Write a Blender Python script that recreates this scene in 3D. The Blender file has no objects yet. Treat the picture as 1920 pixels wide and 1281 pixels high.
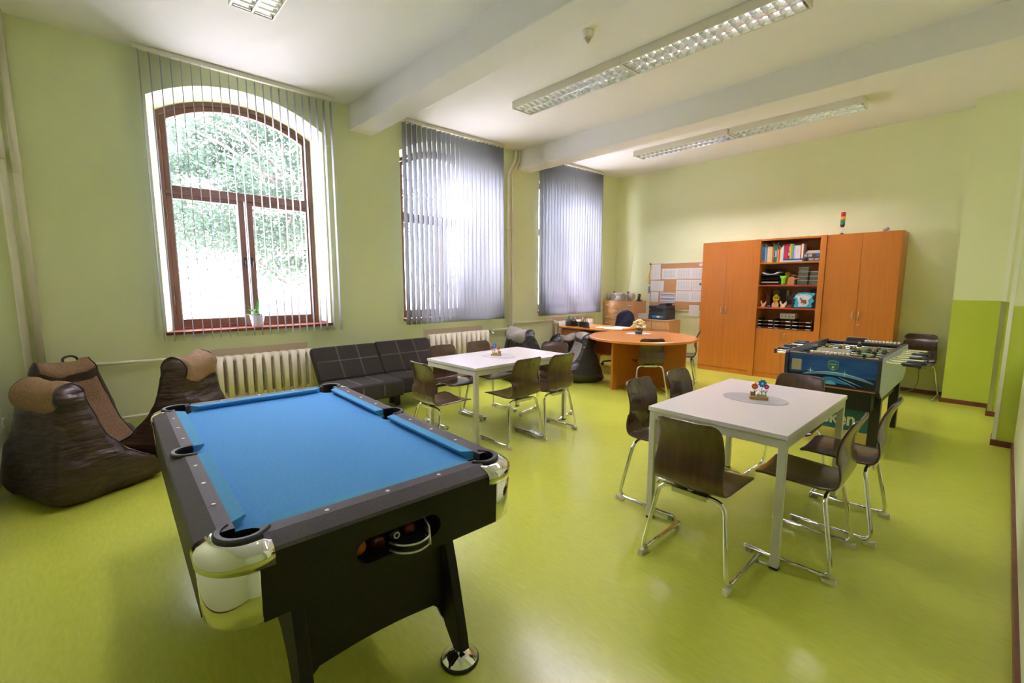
import bpy, bmesh, math, random
from mathutils import Vector, Matrix
PI = math.pi
scene = bpy.context.scene
COL = scene.collection
RNG = random.Random(7)

# ------------------------------------------------------------------ camera, world, exposure
XW, YB, YL, H = -5.84, 8.487, -0.62, 3.745          # window wall, back wall, left wall, ceiling height
cam_data = bpy.data.cameras.new('camera')
cam_data.sensor_width = 36.0
cam_data.lens = 855.2 / 1920 * 36.0
cam_data.clip_start = 0.02
cam = bpy.data.objects.new('camera', cam_data)
COL.objects.link(cam)
cam.location = (0, 0, 1.52)
_yaw, _pitch = -0.8243, 0.1247
_f = Vector((math.sin(_yaw) * math.cos(_pitch), math.cos(_yaw) * math.cos(_pitch), -math.sin(_pitch)))
cam.rotation_euler = _f.to_track_quat('-Z', 'Y').to_euler()
scene.camera = cam

world = bpy.data.worlds.new('world')
scene.world = world
world.use_nodes = True
_bg = world.node_tree.nodes['Background']
_bg.inputs['Color'].default_value = (1.0, 0.92, 1.06, 1)
_bg.inputs['Strength'].default_value = 4.8

scene.view_settings.view_transform = 'Standard'
scene.view_settings.look = 'None'
scene.view_settings.gamma = 1.0
scene.view_settings.use_curve_mapping = False
scene.view_settings.exposure = 2.82
scene.cycles.use_denoising = True
scene.cycles.max_bounces = 12
scene.cycles.diffuse_bounces = 8
scene.cycles.glossy_bounces = 4
scene.cycles.transmission_bounces = 6
scene.cycles.transparent_max_bounces = 12
scene.cycles.caustics_reflective = False
scene.cycles.caustics_refractive = False
scene.cycles.sample_clamp_indirect = 6.0

WINDOWS = [(0.60, 2.24), (3.33, 4.97), (6.06, 7.70)]      # the three arched openings along the window wall
for y0, y1 in WINDOWS:                                     # daylight enters here: sampling portals for the sky
    ld = bpy.data.lights.new('daylight_portal', 'AREA')
    ld.shape = 'RECTANGLE'
    ld.size, ld.size_y = 2.6, y1 - y0 + 0.1
    ld.cycles.is_portal = True
    lo = bpy.data.objects.new('daylight_portal', ld)
    COL.objects.link(lo)
    lo.location = (XW - 0.50, (y0 + y1) / 2, 2.25)
    lo.rotation_euler = Vector((1, 0, 0)).to_track_quat('-Z', 'Y').to_euler()

# ------------------------------------------------------------------ helpers
class B:
    """collects shapes in one bmesh; build() links them as ONE mesh object"""
    def __init__(s):
        s.bm = bmesh.new()
    def face(s, vs, mi=0, smooth=False):
        try:
            f = s.bm.faces.new(vs)
            f.material_index = mi
            f.smooth = smooth
            return f
        except ValueError:
            return None
    def poly(s, pts, mi=0):
        return s.face([s.bm.verts.new(p) for p in pts], mi)
    def box(s, x0, x1, y0, y1, z0, z1, mi=0):
        v = [s.bm.verts.new((x, y, z)) for z in (z0, z1) for y in (y0, y1) for x in (x0, x1)]
        for q in ((0, 2, 3, 1), (4, 5, 7, 6), (0, 1, 5, 4), (2, 6, 7, 3), (0, 4, 6, 2), (1, 3, 7, 5)):
            s.face([v[i] for i in q], mi)
        return s
    def prism(s, poly, ax, a, b, mi=0, smooth=False):
        """extrude a 2D outline along an axis: 'x' -> (y,z), 'y' -> (x,z), 'z' -> (x,y)"""
        def P(p, t):
            return (t, p[0], p[1]) if ax == 'x' else ((p[0], t, p[1]) if ax == 'y' else (p[0], p[1], t))
        lo = [s.bm.verts.new(P(p, a)) for p in poly]
        hi = [s.bm.verts.new(P(p, b)) for p in poly]
        n = len(poly)
        for i in range(n):
            s.face([lo[i], lo[(i + 1) % n], hi[(i + 1) % n], hi[i]], mi, smooth)
        s.face(lo[::-1], mi)
        s.face(hi, mi)
        return s
    def loft(s, rings, closed=True, cap0=False, cap1=False, mi=0, smooth=True):
        R = [[s.bm.verts.new(p) for p in r] for r in rings]
        n = len(R[0])
        for a, b in zip(R[:-1], R[1:]):
            for i in range(n if closed else n - 1):
                j = (i + 1) % n
                s.face([a[i], a[j], b[j], b[i]], mi, smooth)
        if cap0:
            s.face(R[0][::-1], mi)
        if cap1:
            s.face(R[-1], mi)
        return s
    def tube(s, pts, r, seg=10, caps=True, mi=0):
        pts = [Vector(p) for p in pts]
        n = len(pts)
        rr = r if isinstance(r, (list, tuple)) else [r] * n
        T = []
        for i in range(n):
            d = (pts[min(i + 1, n - 1)] - pts[max(i - 1, 0)])
            T.append(d.normalized())
        u = T[0].orthogonal().normalized()
        rings = []
        for i in range(n):
            u = (u - T[i] * u.dot(T[i]))
            if u.length < 1e-6:
                u = T[i].orthogonal()
            u.normalize()
            w = T[i].cross(u)
            rings.append([pts[i] + (u * math.cos(2 * PI * k / seg) + w * math.sin(2 * PI * k / seg)) * rr[i] for k in range(seg)])
        return s.loft(rings, True, caps, caps, mi)
    def lathe(s, prof, c=(0, 0, 0), seg=20, mi=0, smooth=True, cap0=True, cap1=True):
        rings = [[(c[0] + r * math.cos(2 * PI * k / seg), c[1] + r * math.sin(2 * PI * k / seg), c[2] + z) for k in range(seg)] for r, z in prof]
        return s.loft(rings, True, cap0, cap1, mi, smooth)
    def ball(s, c, r, sx=1, sy=1, sz=1, seg=12, mi=0):
        prof = [(max(1e-4, r * math.sin(PI * i / 8)), -r * math.cos(PI * i / 8)) for i in range(9)]
        rings = [[(c[0] + q * sx * math.cos(2 * PI * k / seg), c[1] + q * sy * math.sin(2 * PI * k / seg), c[2] + z * sz) for k in range(seg)] for q, z in prof]
        return s.loft(rings, True, True, True, mi)
    def xf(s, M):
        s.bm.transform(M)
        return s
    def build(s, name, mats, parent=None, loc=None, bevel=0, solid=0, subsurf=0, recalc=True, wn=False):
        if recalc:
            bmesh.ops.recalc_face_normals(s.bm, faces=s.bm.faces)
        me = bpy.data.meshes.new(name)
        s.bm.to_mesh(me)
        s.bm.free()
        for m in (mats if isinstance(mats, (list, tuple)) else [mats]):
            me.materials.append(m)
        o = bpy.data.objects.new(name, me)
        COL.objects.link(o)
        if parent:
            o.parent = parent
        if loc:
            o.location = loc
        if subsurf:
            q = o.modifiers.new('subsurf', 'SUBSURF')
            q.levels = q.render_levels = subsurf
        if solid:
            q = o.modifiers.new('solid', 'SOLIDIFY')
            q.thickness = solid
            q.offset = 0
        if bevel:
            q = o.modifiers.new('bevel', 'BEVEL')
            q.width = bevel
            q.segments = 2
            q.limit_method = 'ANGLE'
            q.angle_limit = math.radians(50)
        return o

def tag(o, label=None, cat=None, group=None, kind=None):
    if label: o['label'] = label
    if cat: o['category'] = cat
    if group: o['group'] = group
    if kind: o['kind'] = kind
    return o

def thing(name, label, cat, loc=(0, 0, 0), rot=0, group=None, kind=None):
    o = bpy.data.objects.new(name, None)
    o.empty_display_size = 0.05
    COL.objects.link(o)
    o.location = loc
    o.rotation_euler = (0, 0, rot)
    return tag(o, label, cat, group, kind)

def dup(root, loc, rot, label, group=None, scale=1.0):
    def cp(o, parent):
        c = o.copy()
        COL.objects.link(c)
        c.parent = parent
        for ch in o.children:
            cp(ch, c)
        return c
    r = cp(root, None)
    r.location = loc
    r.rotation_euler = (0, 0, rot)
    r.scale = (scale, scale, scale)
    return tag(r, label, None, group)

def fillet(pts, r, n=5):
    """round the inner corners of a polyline"""
    P = [Vector(p) for p in pts]
    out = [P[0]]
    for i in range(1, len(P) - 1):
        a, b, c = P[i - 1], P[i], P[i + 1]
        d1, d2 = (a - b), (c - b)
        k = min(r, d1.length * 0.49, d2.length * 0.49)
        p1, p2 = b + d1.normalized() * k, b + d2.normalized() * k
        for t in range(n + 1):
            t /= n
            out.append(p1 * (1 - t) ** 2 + b * 2 * t * (1 - t) + p2 * t * t)
    out.append(P[-1])
    return out

def arc(cx, cy, r, a0, a1, n):
    return [(cx + r * math.cos(a0 + (a1 - a0) * i / n), cy + r * math.sin(a0 + (a1 - a0) * i / n)) for i in range(n + 1)]

def rrect(x0, x1, y0, y1, r, n=4):
    return (arc(x1 - r, y1 - r, r, 0, PI / 2, n) + arc(x0 + r, y1 - r, r, PI / 2, PI, n)
            + arc(x0 + r, y0 + r, r, PI, 1.5 * PI, n) + arc(x1 - r, y0 + r, r, 1.5 * PI, 2 * PI, n))

# ------------------------------------------------------------------ materials
def mat(name, col, rough=0.5, metal=0.0, spec=0.5, col2=None, scale=(10, 10, 10), detail=3, bump=0.0, bscale=None, coat=0, lo=0.35, hi=0.65, emit=None, bdist=0.005):
    m = bpy.data.materials.new(name)
    m.use_nodes = True
    nt = m.node_tree
    p = nt.nodes['Principled BSDF']
    p.inputs['Base Color'].default_value = (*col, 1)
    p.inputs['Roughness'].default_value = rough
    p.inputs['Metallic'].default_value = metal
    p.inputs['Specular IOR Level'].default_value = spec
    if coat:
        p.inputs['Coat Weight'].default_value = coat
        p.inputs['Coat Roughness'].default_value = 0.08
    if emit:
        p.inputs['Emission Color'].default_value = (*emit[0], 1)
        p.inputs['Emission Strength'].default_value = emit[1]
    if col2 or bump:
        tc = nt.nodes.new('ShaderNodeTexCoord')
        mp = nt.nodes.new('ShaderNodeMapping')
        mp.inputs['Scale'].default_value = scale
        nt.links.new(tc.outputs['Object'], mp.inputs['Vector'])
        nz = nt.nodes.new('ShaderNodeTexNoise')
        nz.inputs['Scale'].default_value = 1.0
        nz.inputs['Detail'].default_value = detail
        nt.links.new(mp.outputs['Vector'], nz.inputs['Vector'])
        if col2:
            cr = nt.nodes.new('ShaderNodeValToRGB')
            cr.color_ramp.elements[0].position = lo
            cr.color_ramp.elements[1].position = hi
            cr.color_ramp.elements[0].color = (*col, 1)
            cr.color_ramp.elements[1].color = (*col2, 1)
            nt.links.new(nz.outputs['Fac'], cr.inputs['Fac'])
            nt.links.new(cr.outputs['Color'], p.inputs['Base Color'])
        if bump:
            src = nz
            if bscale:
                mp2 = nt.nodes.new('ShaderNodeMapping')
                mp2.inputs['Scale'].default_value = bscale
                nt.links.new(tc.outputs['Object'], mp2.inputs['Vector'])
                src = nt.nodes.new('ShaderNodeTexNoise')
                src.inputs['Scale'].default_value = 1.0
                nt.links.new(mp2.outputs['Vector'], src.inputs['Vector'])
            bp = nt.nodes.new('ShaderNodeBump')
            bp.inputs['Strength'].default_value = bump
            bp.inputs['Distance'].default_value = bdist
            nt.links.new(src.outputs['Fac'], bp.inputs['Height'])
            nt.links.new(bp.outputs['Normal'], p.inputs['Normal'])
    return m

def translucent_mat(name, col, tr, rough=0.8):
    m = bpy.data.materials.new(name)
    m.use_nodes = True
    nt = m.node_tree
    for n in list(nt.nodes):
        nt.nodes.remove(n)
    out = nt.nodes.new('ShaderNodeOutputMaterial')
    d = nt.nodes.new('ShaderNodeBsdfDiffuse')
    t = nt.nodes.new('ShaderNodeBsdfTranslucent')
    mx = nt.nodes.new('ShaderNodeMixShader')
    d.inputs['Color'].default_value = (*col, 1)
    t.inputs['Color'].default_value = (*col, 1)
    mx.inputs['Fac'].default_value = tr
    nt.links.new(d.outputs[0], mx.inputs[1])
    nt.links.new(t.outputs[0], mx.inputs[2])
    nt.links.new(mx.outputs[0], out.inputs['Surface'])
    return m

def glass_mat(name, col=(1, 1, 1), gloss=0.06, rough=0.02):
    m = bpy.data.materials.new(name)
    m.use_nodes = True
    nt = m.node_tree
    for n in list(nt.nodes):
        nt.nodes.remove(n)
    out = nt.nodes.new('ShaderNodeOutputMaterial')
    t = nt.nodes.new('ShaderNodeBsdfTransparent')
    g = nt.nodes.new('ShaderNodeBsdfGlossy')
    mx = nt.nodes.new('ShaderNodeMixShader')
    t.inputs['Color'].default_value = (*col, 1)
    g.inputs['Roughness'].default_value = rough
    mx.inputs['Fac'].default_value = gloss
    nt.links.new(t.outputs[0], mx.inputs[1])
    nt.links.new(g.outputs[0], mx.inputs[2])
    nt.links.new(mx.outputs[0], out.inputs['Surface'])
    return m

def wood_mat(name, c1, c2, rough=0.35, axis='z', coat=0.15, s=1.0):
    sc = {'z': (28 * s, 28 * s, 1.6 * s), 'x': (1.6 * s, 28 * s, 28 * s), 'y': (28 * s, 1.6 * s, 28 * s)}[axis]
    return mat(name, c1, rough, col2=c2, scale=sc, detail=4, coat=coat, lo=0.3, hi=0.7)

M = {}
M['wall'] = mat('pale_lime_paint', (0.74, 0.785, 0.50), 0.7, col2=(0.76, 0.805, 0.525), scale=(2, 2, 2), bump=0.12, bscale=(90, 90, 90))
M['ceiling'] = mat('white_ceiling_paint', (0.76, 0.75, 0.77), 0.85, bump=0.05, scale=(60, 60, 60))
M['frame'] = mat('brown_window_paint', (0.155, 0.073, 0.046), 0.45, col2=(0.185, 0.09, 0.057), scale=(6, 6, 3))
M['sill'] = mat('reddish_brown_sill', (0.20, 0.05, 0.03), 0.30, col2=(0.26, 0.07, 0.045), scale=(30, 3, 30))
M['base'] = mat('brown_baseboard_vinyl', (0.13, 0.035, 0.022), 0.4, col2=(0.17, 0.05, 0.03), scale=(8, 8, 40))
M['pipe'] = mat('cream_gloss_paint', (0.80, 0.76, 0.66), 0.35)
M['radiator'] = mat('cream_radiator_enamel', (0.80, 0.735, 0.64), 0.32)
M['white'] = mat('white_plastic', (0.80, 0.79, 0.76), 0.4)
M['offwhite'] = mat('off_white_metal', (0.72, 0.70, 0.62), 0.4)
M['slat'] = translucent_mat('lavender_grey_blind_fabric', (0.52, 0.54, 0.60), 0.42)
M['glass'] = glass_mat('window_glass', (0.93, 0.95, 0.95), 0.05)
M['black'] = mat('black_plastic', (0.012, 0.012, 0.013), 0.4)
M['dark'] = mat('dark_interior', (0.008, 0.007, 0.007), 0.7)
M['chrome'] = mat('polished_chrome', (0.82, 0.82, 0.80), 0.06, metal=1.0)
M['steel'] = mat('satin_steel', (0.60, 0.60, 0.58), 0.28, metal=1.0)
M['cherry'] = wood_mat('cherry_veneer', (0.49, 0.155, 0.020), (0.55, 0.185, 0.028))
M['cherry_dark'] = wood_mat('cherry_back_panel', (0.42, 0.13, 0.028), (0.50, 0.165, 0.036))
M['cherry_top'] = wood_mat('cherry_tabletop', (0.58, 0.21, 0.045), (0.66, 0.26, 0.06), axis='x', rough=0.25)
M['beech'] = wood_mat('beech_veneer', (0.62, 0.33, 0.14), (0.69, 0.39, 0.18), axis='x')
M['red_edge'] = mat('red_brown_shelf_edge', (0.42, 0.06, 0.035), 0.4)
M['plywood'] = wood_mat('dark_brown_plywood', (0.046, 0.021, 0.013), (0.088, 0.043, 0.027), rough=0.22, coat=0.35)
M['white_top'] = mat('white_laminate', (0.74, 0.70, 0.74), 0.28)
M['table_leg'] = mat('pale_grey_leg_paint', (0.62, 0.61, 0.56), 0.35)
M['cloth'] = mat('blue_pool_cloth', (0.075, 0.30, 0.69), 0.85, spec=0.25, col2=(0.09, 0.335, 0.75), scale=(90, 90, 90), detail=6)
M['cushion'] = mat('blue_cushion_cloth', (0.080, 0.32, 0.62), 0.85, spec=0.25, col2=(0.095, 0.35, 0.67), scale=(90, 90, 90), detail=6)
M['pool_black'] = mat('black_textured_laminate', (0.010, 0.009, 0.007), 0.5, spec=0.3, col2=(0.015, 0.013, 0.010), scale=(120, 120, 120))
M['pool_rail'] = mat('charcoal_rail_laminate', (0.070, 0.062, 0.075), 0.6, spec=0.25, col2=(0.092, 0.082, 0.098), scale=(160, 160, 160), detail=5)
M['sight'] = mat('pearl_sight', (0.85, 0.85, 0.85), 0.3)
M['rubber'] = mat('black_rubber', (0.018, 0.018, 0.020), 0.55)
M['leather'] = mat('dark_brown_leatherette', (0.026, 0.012, 0.009), 0.42, col2=(0.040, 0.019, 0.014), scale=(7, 7, 7), bump=0.8, bscale=(5, 5, 19), bdist=0.03)
M['leather_black'] = mat('black_leatherette', (0.012, 0.012, 0.014), 0.4, col2=(0.022, 0.022, 0.025), scale=(7, 7, 7), bump=0.8, bscale=(5, 5, 19), bdist=0.03)
M['tweed'] = mat('brown_woven_fabric', (0.19, 0.11, 0.060), 0.9, spec=0.2, col2=(0.33, 0.21, 0.13), scale=(130, 130, 130), detail=2, bump=0.4)
M['tweed_grey'] = mat('grey_woven_fabric', (0.22, 0.19, 0.17), 0.9, spec=0.2, col2=(0.34, 0.30, 0.27), scale=(110, 110, 110), detail=2, bump=0.4)
M['sofa'] = mat('charcoal_sofa_fabric', (0.022, 0.019, 0.018), 0.9, spec=0.25, col2=(0.055, 0.046, 0.044), scale=(150, 150, 150), detail=3, bump=0.3)
M['stitch'] = mat('grey_stitch_thread', (0.26, 0.23, 0.22), 0.8)
M['navy'] = mat('navy_chair_fabric', (0.012, 0.014, 0.030), 0.9, spec=0.2, col2=(0.022, 0.025, 0.048), scale=(200, 200, 200))
M['paper'] = mat('white_paper', (0.80, 0.80, 0.83), 0.7)
M['cork'] = mat('cork', (0.55, 0.29, 0.13), 0.85, col2=(0.62, 0.35, 0.17), scale=(90, 90, 90))
M['mat_grey'] = mat('grey_woven_placemat', (0.42, 0.40, 0.42), 0.75, col2=(0.50, 0.48, 0.50), scale=(4, 120, 120))
M['leaf'] = mat('green_leaf', (0.06, 0.22, 0.035), 0.4, col2=(0.14, 0.38, 0.07), scale=(30, 30, 30))
M['pine'] = mat('light_wood', (0.58, 0.33, 0.14), 0.5, col2=(0.66, 0.40, 0.19), scale=(20, 20, 60))
_cc = {}
def C_(r, g, b, rough=0.45, metal=0.0):
    k = (r, g, b, rough, metal)
    if k not in _cc:
        _cc[k] = mat('paint_%d' % len(_cc), (r, g, b), rough, metal)
    return _cc[k]
# ------------------------------------------------------------------ setting: floor, ceiling, walls, beams
def floor_mat():
    m = mat('lime_linoleum', (0.50, 0.56, 0.035), 0.30, spec=0.5)
    nt = m.node_tree
    p = nt.nodes['Principled BSDF']
    tc = nt.nodes.new('ShaderNodeTexCoord')
    def nz(sc, det, rot=0.0):
        mp = nt.nodes.new('ShaderNodeMapping')
        mp.inputs['Scale'].default_value = sc
        mp.inputs['Rotation'].default_value = (0, 0, rot)
        n = nt.nodes.new('ShaderNodeTexNoise')
        n.inputs['Scale'].default_value = 1
        n.inputs['Detail'].default_value = det
        nt.links.new(tc.outputs['Object'], mp.inputs['Vector'])
        nt.links.new(mp.outputs['Vector'], n.inputs['Vector'])
        return n
    streak = nz((14, 60, 1), 6, 0.6)
    blot = nz((1.4, 2.2, 1), 3)
    cr = nt.nodes.new('ShaderNodeValToRGB')
    cr.color_ramp.elements[0].position, cr.color_ramp.elements[1].position = 0.30, 0.70
    cr.color_ramp.elements[0].color = (0.525, 0.575, 0.075, 1)
    cr.color_ramp.elements[1].color = (0.590, 0.640, 0.095, 1)
    nt.links.new(streak.outputs['Fac'], cr.inputs['Fac'])
    mx = nt.nodes.new('ShaderNodeMixRGB')
    mx.blend_type = 'MULTIPLY'
    mx.inputs['Fac'].default_value = 0.12
    nt.links.new(cr.outputs['Color'], mx.inputs['Color1'])
    nt.links.new(blot.outputs['Fac'], mx.inputs['Color2'])
    gm = nt.nodes.new('ShaderNodeGamma')
    gm.inputs['Gamma'].default_value = 1.0
    nt.links.new(mx.outputs['Color'], gm.inputs['Color'])
    nt.links.new(gm.outputs['Color'], p.inputs['Base Color'])
    rr = nt.nodes.new('ShaderNodeMapRange')
    rr.inputs['To Min'].default_value, rr.inputs['To Max'].default_value = 0.21, 0.21
    nt.links.new(streak.outputs['Fac'], rr.inputs['Value'])
    nt.links.new(rr.outputs['Result'], p.inputs['Roughness'])
    bp = nt.nodes.new('ShaderNodeBump')
    bp.inputs['Strength'].default_value = 0.004
    bp.inputs['Distance'].default_value = 0.004
    w = nz((2.5, 4, 1), 3)
    nt.links.new(w.outputs['Fac'], bp.inputs['Height'])
    nt.links.new(bp.outputs['Normal'], p.inputs['Normal'])
    return m

def band_mat():
    m = mat('two_tone_green_paint', (0.62, 0.70, 0.32), 0.55)
    nt = m.node_tree
    p = nt.nodes['Principled BSDF']
    g = nt.nodes.new('ShaderNodeNewGeometry')
    sx = nt.nodes.new('ShaderNodeSeparateXYZ')
    lt = nt.nodes.new('ShaderNodeMath')
    lt.operation = 'LESS_THAN'
    lt.inputs[1].default_value = 1.322
    mx = nt.nodes.new('ShaderNodeMixRGB')
    mx.inputs['Color1'].default_value = (0.74, 0.785, 0.50, 1)
    mx.inputs['Color2'].default_value = (0.50, 0.585, 0.065, 1)
    nt.links.new(g.outputs['Position'], sx.inputs[0])
    nt.links.new(sx.outputs['Z'], lt.inputs[0])
    nt.links.new(lt.outputs[0], mx.inputs['Fac'])
    nt.links.new(mx.outputs[0], p.inputs['Base Color'])
    return m

def struct(name, b, m, **k):
    return tag(b.build(name, m, **k), kind='structure')

XR = 1.5                      # far right wall behind the camera's shoulder
struct('floor', B().box(XW - 0.45, XR + 0.1, YL - 0.1, YB + 0.1, -0.08, 0), floor_mat())
struct('ceiling', B().box(XW - 0.45, XR + 0.1, YL - 0.1, YB + 0.1, H, H + 0.1), M['ceiling'])
for n, (y0, y1) in (('trim_1', (2.60, 2.905)), ('trim_2', (5.535, 5.85))):
    struct(n, B().box(XW - 0.01, XR + 0.01, y0, y1, 3.445, H + 0.01), M['ceiling'], bevel=0.012)

def arch_r(h, rise):
    return (h * h + rise * rise) / (2 * rise)

def outline(yc, h, z0, zs, za, d=0.0, n=16):
    """closed (y,z) outline of a segmental arched opening, offset inwards by d"""
    r = arch_r(h, za - zs)
    cz = za - r
    rd, hd = r - d, h - d
    a = math.asin(hd / rd)
    pts = [(yc - hd, z0 + d)]
    pts += [(yc - rd * math.sin(a - 2 * a * i / n), cz + rd * math.cos(a - 2 * a * i / n)) for i in range(n + 1)]
    pts += [(yc + hd, z0 + d)]
    return pts

WC = [1.41, 4.14, 6.90]
IN = dict(h=0.842, z0=1.00, zs=3.345, za=3.595)
FR = dict(h=0.767, z0=1.03, zs=3.275, za=3.505)
XF = XW - 0.22
XO = XW - 0.45
b = B()
ys = [YL - 0.1]
for yc in WC:
    ys += [yc - IN['h'], yc + IN['h']]
ys.append(YB + 0.1)
for i in range(0, len(ys), 2):
    b.poly([(XW, ys[i], 0), (XW, ys[i + 1], 0), (XW, ys[i + 1], H), (XW, ys[i], H)])
ys2 = [YL - 0.1]
for yc in WC:
    ys2 += [yc - FR['h'], yc + FR['h']]
ys2.append(YB + 0.1)
for i in range(0, len(ys2), 2):
    b.poly([(XO, ys2[i], 0), (XO, ys2[i + 1], 0), (XO, ys2[i + 1], H), (XO, ys2[i], H)])
for yc in WC:
    oi, of = outline(yc, **IN), outline(yc, **FR)
    for x, o in ((XW, oi), (XO, of)):
        h = (o[-1][0] - o[0][0]) / 2
        b.poly([(x, o[0][0], 0), (x, o[-1][0], 0), (x, o[-1][0], o[0][1]), (x, o[0][0], o[0][1])])
        top = o[1:-1]
        for p, q in zip(top[:-1], top[1:]):
            b.poly([(x, p[0], p[1]), (x, q[0], q[1]), (x, q[0], H), (x, p[0], H)])
    b.loft([[(XW, *p) for p in oi], [(XF, *p) for p in of], [(XO, *p) for p in of]], closed=True, smooth=False)
bmesh.ops.remove_doubles(b.bm, verts=b.bm.verts, dist=1e-5)
struct('wall_window', b, M['wall'])
struct('wall_back', B().box(XW - 0.45, 0.3, YB, YB + 0.1, 0, H), M['wall'])
struct('wall_left', B().box(XW - 0.45, XR + 0.1, YL - 0.1, YL, 0, H), M['wall'])
# right side: column, door recess, pier, long wall, then the wider part of the room behind the camera
band = band_mat()
rp = [(-0.465, YB + 0.02), (-0.465, 8.06), (-0.035, 8.06), (-0.035, 7.58), (0.03, 7.58), (0.03, 7.50), (0.12, 7.50), (0.12, 6.45),
      (0.03, 6.45), (0.03, 6.205), (0.166, 6.205), (0.3, 6.205), (0.3, YB + 0.02)]
struct('wall_alcove', B().prism(rp, 'z', 0, H), band)
struct('wall_right', B().prism([(0.3, 6.205), (0.165, 6.205), (0.165, 2.2), (XR, 2.2), (XR, YL - 0.05), (XR + 0.1, YL - 0.05), (XR + 0.1, 2.3), (0.3, 2.3)], 'z', 0, H), M['wall'])
def skirt(name, path, h=0.055, t=0.016):
    b = B()
    for (x0, y0), (x1, y1) in zip(path[:-1], path[1:]):
        d = Vector((x1 - x0, y1 - y0)).normalized()
        nrm = Vector((-d.y, d.x)) * t
        e = d * t
        b.prism([(x0 - e.x * 0.9, y0 - e.y * 0.9), (x1 + e.x * 0.9, y1 + e.y * 0.9), (x1 + e.x * 0.9 + nrm.x, y1 + e.y * 0.9 + nrm.y), (x0 - e.x * 0.9 + nrm.x, y0 - e.y * 0.9 + nrm.y)], 'z', 0, h)
    return struct(name, b, M['base'])
skirt('baseboard_right', [(0.165, 2.25), (0.165, 6.205), (0.03, 6.205), (0.03, 6.45)])
skirt('baseboard_column', [(0.03, 7.58), (-0.035, 7.58), (-0.035, 8.06), (-0.465, 8.06), (-0.465, YB)])
skirt('baseboard_back', [(-0.465, YB), (-0.985, YB)])
skirt('baseboard_left', [(XW, YL), (XR, YL)])
skirt('baseboard_window', [(XW, YB), (XW, YL)])
# metal corner guards on the column and the pier
struct('trim_3', B().box(-0.040, 0.0, 7.574, 7.5805, 0.06, 1.33), M['steel'])
struct('trim_4', B().box(-0.040, 0.0, 7.572, 7.5805, 1.33, 3.3).box(0.021, 0.05, 6.199, 6.2055, 0.06, 3.1), C_(0.80, 0.82, 0.66))

# ------------------------------------------------------------------ windows
def window(i):
    yc = WC[i]
    w = tag(thing('window_%d' % (i + 1), None, None, (0, 0, 0)), kind='structure')
    def ring(o1, o2, xa, xb):
        b = B()
        R = [[(xa, *p) for p in o1], [(xa, *p) for p in o2], [(xb, *p) for p in o2], [(xb, *p) for p in o1]]
        b.loft(R + [R[0]], True, smooth=False)
        bmesh.ops.remove_doubles(b.bm, verts=b.bm.verts, dist=1e-5)
        return b
    ring(outline(yc, **FR), outline(yc, d=0.042, **FR), XF + 0.004, XF - 0.09).build('window_frame', M['frame'], w, bevel=0.004)
    B().box(XF - 0.085, XF + 0.012, yc - FR['h'] + 0.035, yc + FR['h'] - 0.035, 2.465, 2.505).build('transom', M['frame'], w, bevel=0.004)
    UP = dict(h=FR['h'] - 0.042, z0=2.505, zs=FR['zs'] - 0.03, za=FR['za'] - 0.042)
    u = ring(outline(yc, **UP), outline(yc, d=0.052, **UP), XF - 0.012, XF - 0.07).build('upper_sash', M['frame'], w, bevel=0.005)
    b = B()
    b.prism(outline(yc, d=0.035, **UP), 'x', XF - 0.046, XF - 0.040)
    b.build('pane', M['glass'], u)
    for s in (-1, 1):
        ya, yb = (yc - FR['h'] + 0.042, yc - 0.006) if s < 0 else (yc + 0.006, yc + FR['h'] - 0.042)
        z0, z1 = 1.066, 2.463
        o1 = [(ya, z0), (ya, z1), (yb, z1), (yb, z0)]
        e = 0.075
        o2 = [(ya + (0.048 if s < 0 else e), z0 + e), (ya + (0.048 if s < 0 else e), z1 - 0.042), (yb - (e if s < 0 else 0.048), z1 - 0.042), (yb - (e if s < 0 else 0.048), z0 + e)]
        sh = ring(o1, o2, XF - 0.004, XF - 0.07).build('sash', M['frame'], w, bevel=0.005)
        B().box(XF - 0.046, XF - 0.040, o2[0][0] - 0.004, o2[2][0] + 0.004, o2[0][1] - 0.004, o2[1][1] + 0.004).build('pane', M['glass'], sh)
        yh = yc + s * 0.035
        B().box(XF - 0.004, XF + 0.004, yh - 0.013, yh + 0.013, 1.74, 1.83).tube([(XF + 0.002, yh, 1.785), (XF + 0.035, yh, 1.785), (XF + 0.037, yh, 1.71)], 0.007).build('sash_handle', C_(0.05, 0.03, 0.025, 0.3, 0.6), sh)
    for hz in (1.3, 2.2, 3.0):
        B().tube([(XF + 0.006, yc - FR['h'] + 0.03, hz), (XF + 0.006, yc - FR['h'] + 0.03, hz + 0.10)], 0.008).build('hinge', M['frame'], w)
    B().box(XF - 0.01, XW + 0.042, yc - IN['h'] - 0.012, yc + IN['h'] + 0.012, 1.000, 1.032).box(XF - 0.01, XW, yc + IN['h'] - 0.060, yc + IN['h'] - 0.035, 1.03, 1.055).box(XF - 0.01, XF + 0.01, yc - IN['h'] + 0.05, yc + IN['h'] - 0.05, 1.03, 1.05).build('window_sill', M['sill'], w, bevel=0.004)
    return w
for i in range(3):
    window(i)

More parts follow.
